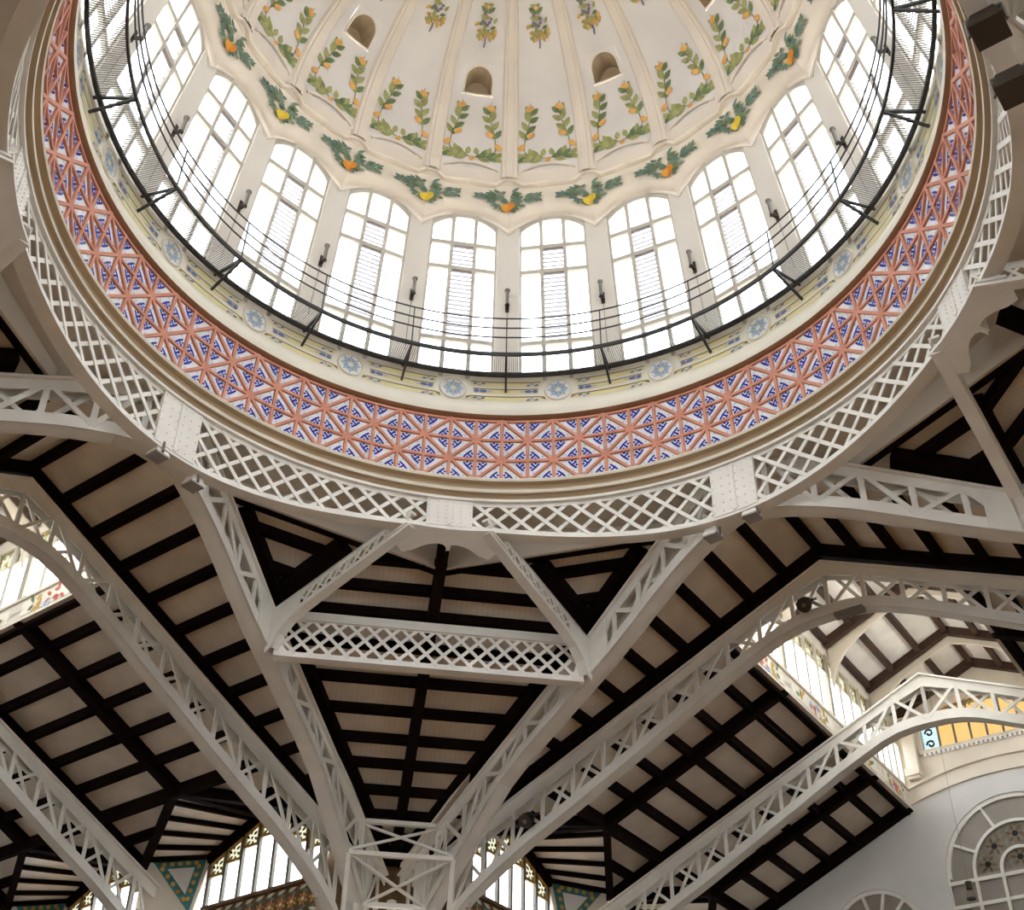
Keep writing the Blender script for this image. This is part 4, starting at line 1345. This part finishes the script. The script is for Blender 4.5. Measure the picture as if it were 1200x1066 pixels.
nave(FBn, 'b', 'right', 21)
nave(FAn, 'a', 'left', 25)
truss2(FBn, U2, 'cream gabled nave truss carrying two dark loudspeakers, right of the dome')
truss2(FBn, U3 - .03, 'pale gabled nave truss before the arched end wall, beneath the right lantern')
truss2(FAn, U2 - .01, 'cream gabled nave truss nearest the dome on the left')
truss2(FAn, U3 - .03, 'pale gabled nave truss at the bottom left, second from the dome')

# ================================================================== END WALL (right nave)
F = FBn
def cut_wall(name, outline, holes, mt, u, th, parent=None):
    """flat wall in the plane u with holes, plus reveals"""
    bm = bmesh.new()
    edges = []
    for loop in [outline] + holes:
        vs_ = [bm.verts.new(F(u, v, z)) for v, z in loop]
        edges += [bm.edges.new((vs_[i], vs_[(i + 1) % len(vs_)])) for i in range(len(vs_))]
    bmesh.ops.triangle_fill(bm, use_beauty=True, edges=edges)
    for loop in holes:
        n = len(loop)
        a = [bm.verts.new(F(u, v, z)) for v, z in loop]; c_ = [bm.verts.new(F(u + th, v, z)) for v, z in loop]
        for i in range(n): bm.faces.new((a[i], a[(i + 1) % n], c_[(i + 1) % n], c_[i]))
    me = bpy.data.meshes.new(name); bm.to_mesh(me); bm.free()
    me.materials.append(M[mt])
    return inst(name, me, parent)
def archloop(vc, zc, r, zb_, n=24):
    return [(vc + r * math.cos(PI * i / n), zc + r * math.sin(PI * i / n)) for i in range(n + 1)] + [(vc - r, zb_), (vc + r, zb_)]
VC, ZC = -.012, 1.782
zst = lambda v: 2.155 - .42 * (v + .02) ** 2
big = archloop(VC, ZC, .285, 1.1); small = archloop(.58, 1.605, .19, 1.1); small2 = archloop(-.60, 1.605, .19, 1.1)
arc = [(lerp(-.37, .37, i / 16), zst(lerp(-.37, .37, i / 16))) for i in range(17)]
out = [(-1.6, -.16), (1.6, -.16), (1.6, 1.60)] + [(.38, 2.30), (.37, zst(.37))] + arc[::-1][1:] + [(-.38, 2.30), (-1.6, 1.60)]
tag(cut_wall('wall_end', out, [big, small, small2], 'endwall', UE, .04), 'grey white end wall of the right nave pierced by arched windows', 'wall', kind='structure')
lun = [(-.27, 2.305), (.27, 2.305)] + [(.27 * math.cos(PI * i / 20), 2.42 + .075 * math.sin(PI * i / 20)) for i in range(21)]
out2 = arc + [(.38, 2.5), (0, 2.68), (-.38, 2.5)]
tag(cut_wall('wall_lantern_end', out2, [lun], 'stone', UE - .001, .04), 'beige stone gable above the end wall holding the amber lunette', 'wall', kind='structure')
b = MB(); b.strip([[F(UE - .012, v, z), F(UE, v, z), F(UE, v, z + .012), F(UE - .012, v, z + .012)] for v, z in arc]); tag(b.build('trim_4', 'stone'), 'thin stone moulding arched over the end wall, lower line', 'moulding', kind='structure')
b = MB(); b.strip([[F(UE - .016, v, z + .062), F(UE, v, z + .062), F(UE, v, z + .074), F(UE - .016, v, z + .074)] for v, z in arc]); tag(b.build('trim_5', 'stone'), 'thin stone moulding arched over the end wall, upper line', 'moulding', kind='structure')
# lantern corner pilaster
for s_ in (1, -1):
    b = MB(); b.beam(F(UE - .02, s_ * .315, 2.19), F(UE - .02, s_ * .315, 2.46), .05 * SC, .035 * SC, F.X)
    b.beam(F(UE - .03, s_ * .315, 2.40), F(UE - .03, s_ * .315, 2.43), .06 * SC, .05 * SC, F.X)
    b.beam(F(UE - .03, s_ * .315, 2.20), F(UE - .03, s_ * .315, 2.23), .06 * SC, .05 * SC, F.X)
    tag(b.build('trim_%d' % (6 + (s_ < 0)), 'stone'), 'carved stone corner pilaster %s of the amber lunette' % ('left' if s_ > 0 else 'right'), 'pilaster', kind='structure')
# amber lunette
W = empty('window_29', 'amber glass lunette window high on the end wall, bottom right', 'window', kind='structure')
zlun = lambda v: 2.42 + .075 * math.sqrt(max(0, 1 - (v / .27) ** 2))
vs_ = [-.27, -.195, -.13, -.065, 0, .065, .13, .195, .27]
for i, (a, c_) in enumerate(zip(vs_, vs_[1:])):
    pts = [(a, 2.305), (c_, 2.305)] + [(lerp(c_, a, q_ / 4), zlun(lerp(c_, a, q_ / 4))) for q_ in range(5)]
    b = MB(); b.hexa([F(UE + .01, v, z) for v, z in pts], [F(UE + .012, v, z) for v, z in pts], 0)
    if i in (0, 7):
        P = lambda x, y, off: F(UE + .008 - off, x, y)
        for q_ in range(2):
            zc_ = 2.335 + q_ * .05; vc_ = (a + c_) / 2
            pth = [F(UE + .006, vc_ + .018 * math.cos(t_ * .8) * (1 - t_ * .08), zc_ + .018 * math.sin(t_ * .8) * (1 - t_ * .08)) for t_ in range(9)]
            b.tube(pth, .0045 * SC, 4, 1)
    b.build('pane', ['ambers' if 0 < i < 7 else 'scrollw', 'black'], W)
    if i: b = MB(); b.beam(F(UE + .006, a, 2.305), F(UE + .006, a, zlun(a)), .008 * SC, .008 * SC, F.X); b.build('mullion', 'fixture', W)
b = MB(); b.beam(F(UE - .004, -.28, 2.300), F(UE - .004, .28, 2.300), .02 * SC, .016 * SC); b.build('sill', 'stone', W)
b = MB()
for i in range(28): b.beam(F(UE - .012, lerp(-.27, .27, (i + .5) / 28), 2.294), F(UE - .012, lerp(-.27, .27, (i + .5) / 28), 2.280), .010 * SC, .006 * SC, F.X)
tag(b.build('dentils', 'tile', W), kind='stuff')
b = MB()
for i in range(14):
    v = lerp(-.2, .2, i / 13); P = lambda x, y, off: F(UE + .007 - off, v + x, zlun(v) - .012 + y)
    for q_ in range(3): leaf(b, P, 0, 0, .022, .009, -PI / 2 + (q_ - 1) * .9, q_ % 2, .001)
b.build('leaf_border', ['leafl', 'leafd'], W)
# arched windows of the end wall
def arch_window(idx, vc, zc, r, zb_, rings, spokes, label, cross=False):
    W = empty('window_%d' % idx, label, 'window', kind='structure')
    u = UE + .02
    pt = lambda rr, an, du=0: F(u + du, vc + rr * math.cos(an), zc + rr * math.sin(an))
    def arcbar(rr, w):
        b = MB(); n = 24
        b.strip([[pt(rr - w, PI * i / n, -.012), pt(rr + w, PI * i / n, -.012), pt(rr + w, PI * i / n, .004), pt(rr - w, PI * i / n, .004)] for i in range(n + 1)]); return b
    arcbar(r - .008, .008).build('frame', 'steel', W)
    for rr in rings: arcbar(rr, .006).build('ring_bar', 'steel', W)
    angs = [0] + spokes + [PI]
    for an in spokes:
        b = MB(); b.beam(pt(rings[-1] if rings else 0, an, -.004), pt(r - .01, an, -.004), .011 * SC, .014 * SC, F.X); b.build('spoke', 'steel', W)
    rad_ = [0] + sorted(rings) + [r - .01]
    for j, (ra, rb) in enumerate(zip(rad_, rad_[1:])):
        grp = [(0, PI)] if j == 0 else list(zip(angs, angs[1:]))
        for gi, (a0, a1) in enumerate(grp):
            n = max(3, int((a1 - a0) / .25))
            b = MB()
            outer = [pt(rb, lerp(a0, a1, i / n)) for i in range(n + 1)]; inner = [pt(ra, lerp(a0, a1, i / n)) for i in range(n + 1)] if ra > 0 else [pt(0, 0)]
            pg = outer + inner[::-1]
            b.hexa(pg, [p + F.X * .02 for p in pg], 0)
            stained = rings and j < len(rad_) - 2
            if stained:
                am, rm = (a0 + a1) / 2, (lerp(ra, rb, .52) if j else rb * .5)
                P = lambda x, y, off: F(u - off, vc + rm * math.cos(am) + x, zc + rm * math.sin(am) + y)
                disc(b, P, 0, 0, .012, .012, 2, .002)
                for q_ in range(6): leaf(b, P, .012 * math.cos(q_ * PI / 3), .012 * math.sin(q_ * PI / 3), .026, .012, q_ * PI / 3 + .3, 1, .002)
            b.build('pane' if not stained else 'stained_pane', ['stain' if stained else 'greyg', 'umber', 'black'], W)
    # lights below the springing
    cols_ = [-r, -(rings[-1] if rings else r * .5) if not rings else -rings[0], -rings[-1] if rings else 0]
    xs = sorted({-r, r} | {x for rr in rings for x in (-rr, rr)}) if rings else [-r, -r * .4, r * .4, r]
    zs_ = [zc - .02] + [zc - .02 - .092 * i for i in range(1, 7)]
    for x in xs:
        b = MB(); b.beam(F(u - .004, vc + x, zb_), F(u - .004, vc + x, zc), .012 * SC, .016 * SC, F.X); b.build('mullion', 'steel', W)
    for z in zs_:
        b = MB(); b.beam(F(u - .004, vc - r, z), F(u - .004, vc + r, z), .011 * SC, .014 * SC); b.build('transom', 'steel', W)
    for x0, x1 in zip(xs, xs[1:]):
        for za, zb2 in zip([zc] + zs_, zs_ + [zb_]):
            pg = [F(u, vc + x0, zb2), F(u, vc + x1, zb2), F(u, vc + x1, za), F(u, vc + x0, za)]
            b = MB(); b.hexa(pg, [p + F.X * .02 for p in pg]); b.build('pane', 'greyg', W)
arch_window(30, VC, ZC, .285, 1.1, [.075, .178], [rad(28), rad(67), rad(113), rad(152)], 'large arched window with radiating bars in the end wall, bottom right')
W = arch_window(31, .58, 1.605, .19, 1.1, [], [rad(48), rad(76), rad(104), rad(132)], 'small arched window low in the end wall beside the large arched one')
arch_window(32, -.60, 1.605, .19, 1.1, [], [rad(48), rad(76), rad(104), rad(132)], 'small arched window in the end wall beyond the right edge')

# plain wall closing the left nave, floor
b = MB()
pg = [(-1.6, -.16), (1.6, -.16), (1.6, 1.60), (.37, 2.15), (.37, 2.5), (0, 2.67), (-.37, 2.5), (-.37, 2.15), (-1.6, 1.6)]
b.hexa([FAn(UE, v, z) for v, z in pg], [FAn(UE + .03, v, z) for v, z in pg])
tag(b.build('wall_left_end', 'endwall'), 'plain plaster wall closing the left nave outside the frame', 'wall', kind='structure')
b = MB()
b.hexa([(-60, -60, -.1), (60, -60, -.1), (60, 60, -.1), (-60, 60, -.1)], [(-60, -60, 0), (60, -60, 0), (60, 60, 0), (-60, 60, 0)])
tag(b.build('floor', 'floor'), 'warm brown stone market hall floor far below the dome', 'floor', kind='structure')
# corner wall behind the middle column
F = cframe(0)
b = MB()
pa = FAn(1.93, VG, 0); pb_ = FBn(1.93, VG, 0)
b.hexa([Vector((pa.x, pa.y, 1.36 * SC + ZF)), Vector((pb_.x, pb_.y, 1.36 * SC + ZF)), Vector((pb_.x, pb_.y, 1.62 * SC + ZF)), Vector((pa.x, pa.y, 1.62 * SC + ZF))],
       [Vector((pa.x, pa.y + .3, 1.36 * SC + ZF)), Vector((pb_.x, pb_.y + .3, 1.36 * SC + ZF)), Vector((pb_.x, pb_.y + .3, 1.62 * SC + ZF)), Vector((pa.x, pa.y + .3, 1.62 * SC + ZF))])
tag(b.build('wall_corner', 'umber'), 'dark tiled corner wall behind the middle column', 'wall', kind='structure')
# compound column under the two crossing trusses
e = empty('steel_column', 'white latticed steel column under the two crossing trusses, bottom middle', 'column')
for dx, dy in ((0, 0), (.07, 0), (0, .07), (.07, .07)):
    b = MB(); b.beam(F(1.69 + dx, 1.69 + dy, -.16), F(1.69 + dx, 1.69 + dy, 1.45), .022 * SC, .022 * SC, F.X); b.build('leg', 'steel', e)
for i in range(14):
    z = -.1 + i * .11
    b = MB(); b.beam(F(1.69, 1.69, z), F(1.76, 1.69, z + .1), .010 * SC, .006 * SC); b.beam(F(1.69, 1.69, z), F(1.69, 1.76, z + .1), .010 * SC, .006 * SC); b.build('lacing', 'steel', e)

# ================================================================== FIXTURES
def floodlight(F, x, y, z, label, sz=.042, dark=False):
    e = empty('floodlight', label, 'floodlight', 'floodlights under the ring girder')
    s_ = sz / 2
    b = MB()
    top = [F(x + dx * s_ * .7, y + dy * s_ * .7, z + s_ * 1.1) for dx, dy in ((-1, -1), (1, -1), (1, 1), (-1, 1))]
    bot = [F(x + dx * s_, y + dy * s_, z - s_ * .1) for dx, dy in ((-1, -1), (1, -1), (1, 1), (-1, 1))]
    b.hexa(bot, top); b.build('housing', 'fixd' if dark else 'steel', e)
    b = MB()
    b.hexa([p + Vector((0, 0, -.05)) for p in bot], bot)
    b.build('lens', 'fixd' if dark else 'lens', e)
    b = MB()
    for d in (-1, 1):
        b.beam(F(x - s_ * .2, y + d * s_ * 1.1, z - s_ * .1), F(x - s_ * .2, y + d * s_ * 1.1, z + s_ * 1.3), .008 * SC, .005 * SC, (1, 0, 0))
    b.beam(F(x - s_ * .2, y - s_ * 1.1, z + s_ * 1.3), F(x - s_ * .2, y + s_ * 1.1, z + s_ * 1.3), .008 * SC, .005 * SC)
    b.build('yoke', 'fixture', e)
    b = MB(); b.tube([F(x + s_ * .5, y + s_ * .3, z + s_), F(x + s_ * 1.2, y + s_ * .5, z + s_ * 1.5), F(x + s_ * .6, y, z + s_ * 2.0)], .0016 * SC, 5); b.build('cable', 'fixture', e)
F = cframe(0)
floodlight(F, -.028, 1.045, 1.945, 'small white floodlight on the left crossing truss, upper one')
floodlight(F, .104, 1.060, 1.940, 'small white floodlight on the left crossing truss, lower one')
floodlight(F, 1.060, .090, 1.938, 'small white floodlight on the right crossing truss, lower left one')
floodlight(F, 1.045, -.034, 1.945, 'small white floodlight on the right crossing truss, upper right one')
floodlight(F, -.042, -1.045, 1.925, 'dark hanging floodlight at the upper right edge, upper one', .058, True)
floodlight(F, .030, -1.045, 1.840, 'dark hanging floodlight at the upper right edge, lower one', .058, True)

def speaker(x, y, z, label):
    F = FBn
    e = empty('loudspeaker', label, 'loudspeaker', 'loudspeakers on the truss')
    ax = -F.X * .75 - Vector((0, 0, .65)); ax.normalize()
    c0 = F(x, y, z)
    b = MB(); b.cyl(c0, c0 - ax * .34, .24, .18, 8); b.build('housing', 'black', e)
    b = MB(); b.cyl(c0 + ax * .06, c0 - ax * .04, .24, .12, 12); b.build('horn', 'fixd', e)
    b = MB(); b.cyl(c0 + ax * .10, c0, .07, .07, 10); b.build('driver_cap', 'fixture', e)
    b = MB(); b.beam(c0 + F.Y * .26 + Vector((0, 0, .1)), c0 + F.Y * .26 - ax * .5, .05, .08); b.beam(c0 - F.Y * .26 + Vector((0, 0, .1)), c0 - F.Y * .26 - ax * .5, .05, .08); b.build('bracket', 'black', e)
speaker(1.715, .063, 2.06, 'dark horn loudspeaker on the nave truss near its gable peak')
speaker(1.715, 1.078, 1.595, 'dark horn loudspeaker on the nave truss near its foot beside the middle column')
# equipment box beside the upper loudspeaker
b = MB(); b.beam(FBn(1.74, -.02, 2.005), FBn(1.74, -.11, 2.005), .30, .14); o = tag(b.build('junction_box', 'fixture'), 'grey junction box under the nave truss beside the upper loudspeaker', 'box')
b = MB(); b.tube([FBn(1.74, -.03, 2.00), FBn(1.72, -.05, 1.985), FBn(1.72, -.08, 1.99)], .02, 5); b.build('cable', 'fixture', o)
# pendant lamp before the end wall
F = FBn
e = empty('pendant_lamp', 'small dark pendant lamp on a long cord before the large arched window', 'lamp')
px, py = 3.30, .155
b = MB(); b.cyl(F(px, py, 1.70), F(px, py, 2.50), .008, .008, 5); b.build('cord', 'fixture', e)
b = MB(); b.cyl(F(px, py, 1.700), F(px, py, 1.672), .12, .12, 12); b.build('socket', 'fixd', e)
b = MB(); b.cyl(F(px, py, 1.640), F(px, py, 1.634), .17, .17, 14); b.build('ring', 'fixd', e)
b = MB()
for q_ in range(4):
    an = q_ * PI / 2; b.beam(F(px, py, 1.675) + Vector((.1 * math.cos(an), .1 * math.sin(an), 0)), F(px, py, 1.636) + Vector((.16 * math.cos(an), .16 * math.sin(an), 0)), .012, .012)
b.build('stay', 'fixd', e)
# ================================================================== REST OF THE HALL (mostly out of view)
def wall_quad(name, label, F, p, q_, z0, z1, mt='endwall', th=.03):
    b = MB()
    d = Vector((q_[0] - p[0], q_[1] - p[1])); n_ = Vector((-d.y, d.x)).normalized() * th
    b.hexa([F(*p, z0), F(*q_, z0), F(*q_, z1), F(*p, z1)], [F(p[0] + n_.x, p[1] + n_.y, z0), F(q_[0] + n_.x, q_[1] + n_.y, z0), F(q_[0] + n_.x, q_[1] + n_.y, z1), F(p[0] + n_.x, p[1] + n_.y, z1)])
    return tag(b.build(name, mt), label, 'wall', kind='structure')
for F, side in ((FBn, 'right'), (FAn, 'left')):
    wall_quad('wall_%s_outer' % side, 'plaster side wall below the gabled windows of the %s nave' % side, F, (1.80, VG + .03), (UE, VG + .03), -.16, 1.40)
    wall_quad('wall_%s_inner' % side, 'plaster side wall of the %s nave outside the frame' % side, F, (1.80, -1.5), (UE, -1.5), -.16, 1.64)
for k, side in ((1, 'rear_right'), (2, 'rear_left')):
    F = cframe(k)
    b = MB()
    for s_ in (1, -1):
        pg = [(1.03 + .41421 * v + .05, s_ * v) for v in (.0, .5, 1.0, 1.6)] + [(3.4, s_ * 1.6), (3.4, 0)]
        slab(b, F, pg)
    tag(b.build('ceiling_nave_' + side, 'nboards_b'), 'pitched roof of the %s nave behind the viewer' % side.replace('_', ' '), 'ceiling', kind='structure')
    # end wall with a broad glazed opening added to light the ring plates
    b = MB()
    for (v0, v1, z0, z1) in ((-1.6, 1.6, -.16, 1.38), (-1.6, -1.25, 1.38, 2.15), (1.25, 1.6, 1.38, 2.15), (-1.6, 1.6, 2.15, 2.35)):
        b.hexa([F(3.4, v0, z0), F(3.4, v1, z0), F(3.4, v1, z1), F(3.4, v0, z1)], [F(3.43, v0, z0), F(3.43, v1, z0), F(3.43, v1, z1), F(3.43, v0, z1)])
    w_ = tag(b.build('wall_%s_end' % side, 'endwall'), 'end wall of the %s nave behind the viewer' % side.replace('_', ' '), 'wall', kind='structure')
    for i in range(9):
        b = MB(); b.beam(F(3.415, -1.25 + .3125 * i, 1.38), F(3.415, -1.25 + .3125 * i, 2.15), .12, .12, F.X); b.build('mullion', 'steel', w_)
    for i in range(8):
        b = MB(); b.hexa([F(3.415, -1.25 + .3125 * i, 1.38), F(3.415, -.9375 + .3125 * i, 1.38), F(3.415, -.9375 + .3125 * i, 2.15), F(3.415, -1.25 + .3125 * i, 2.15)], [F(3.417, -1.25 + .3125 * i, 1.38), F(3.417, -.9375 + .3125 * i, 1.38), F(3.417, -.9375 + .3125 * i, 2.15), F(3.417, -1.25 + .3125 * i, 2.15)]); b.build('pane', 'glass', w_)
    for s_ in (1, -1):
        wall_quad('wall_%s_side_%d' % (side, 1 + (s_ < 0)), 'side wall %s of the %s nave behind the viewer' % ('one' if s_ > 0 else 'two', side.replace('_', ' ')), F, (1.75, s_ * 1.58), (3.4, s_ * 1.58), -.16, 1.60)
# ================================================================== put every Empty at the base of its thing
bpy.context.view_layer.update()
for o in list(C.objects):
    if o.type == 'EMPTY' and o.parent is None and o.children:
        lo = Vector((1e9, 1e9, 1e9)); hi = -lo
        for ch in o.children:
            if ch.type != 'MESH': continue
            mw = ch.matrix_world
            for c_ in ch.bound_box:
                p = mw @ Vector(c_)
                lo = Vector(map(min, lo, p)); hi = Vector(map(max, hi, p))
        base = Vector(((lo.x + hi.x) / 2, (lo.y + hi.y) / 2, lo.z))
        o.location = base
        for ch in o.children: ch.location = ch.location - base
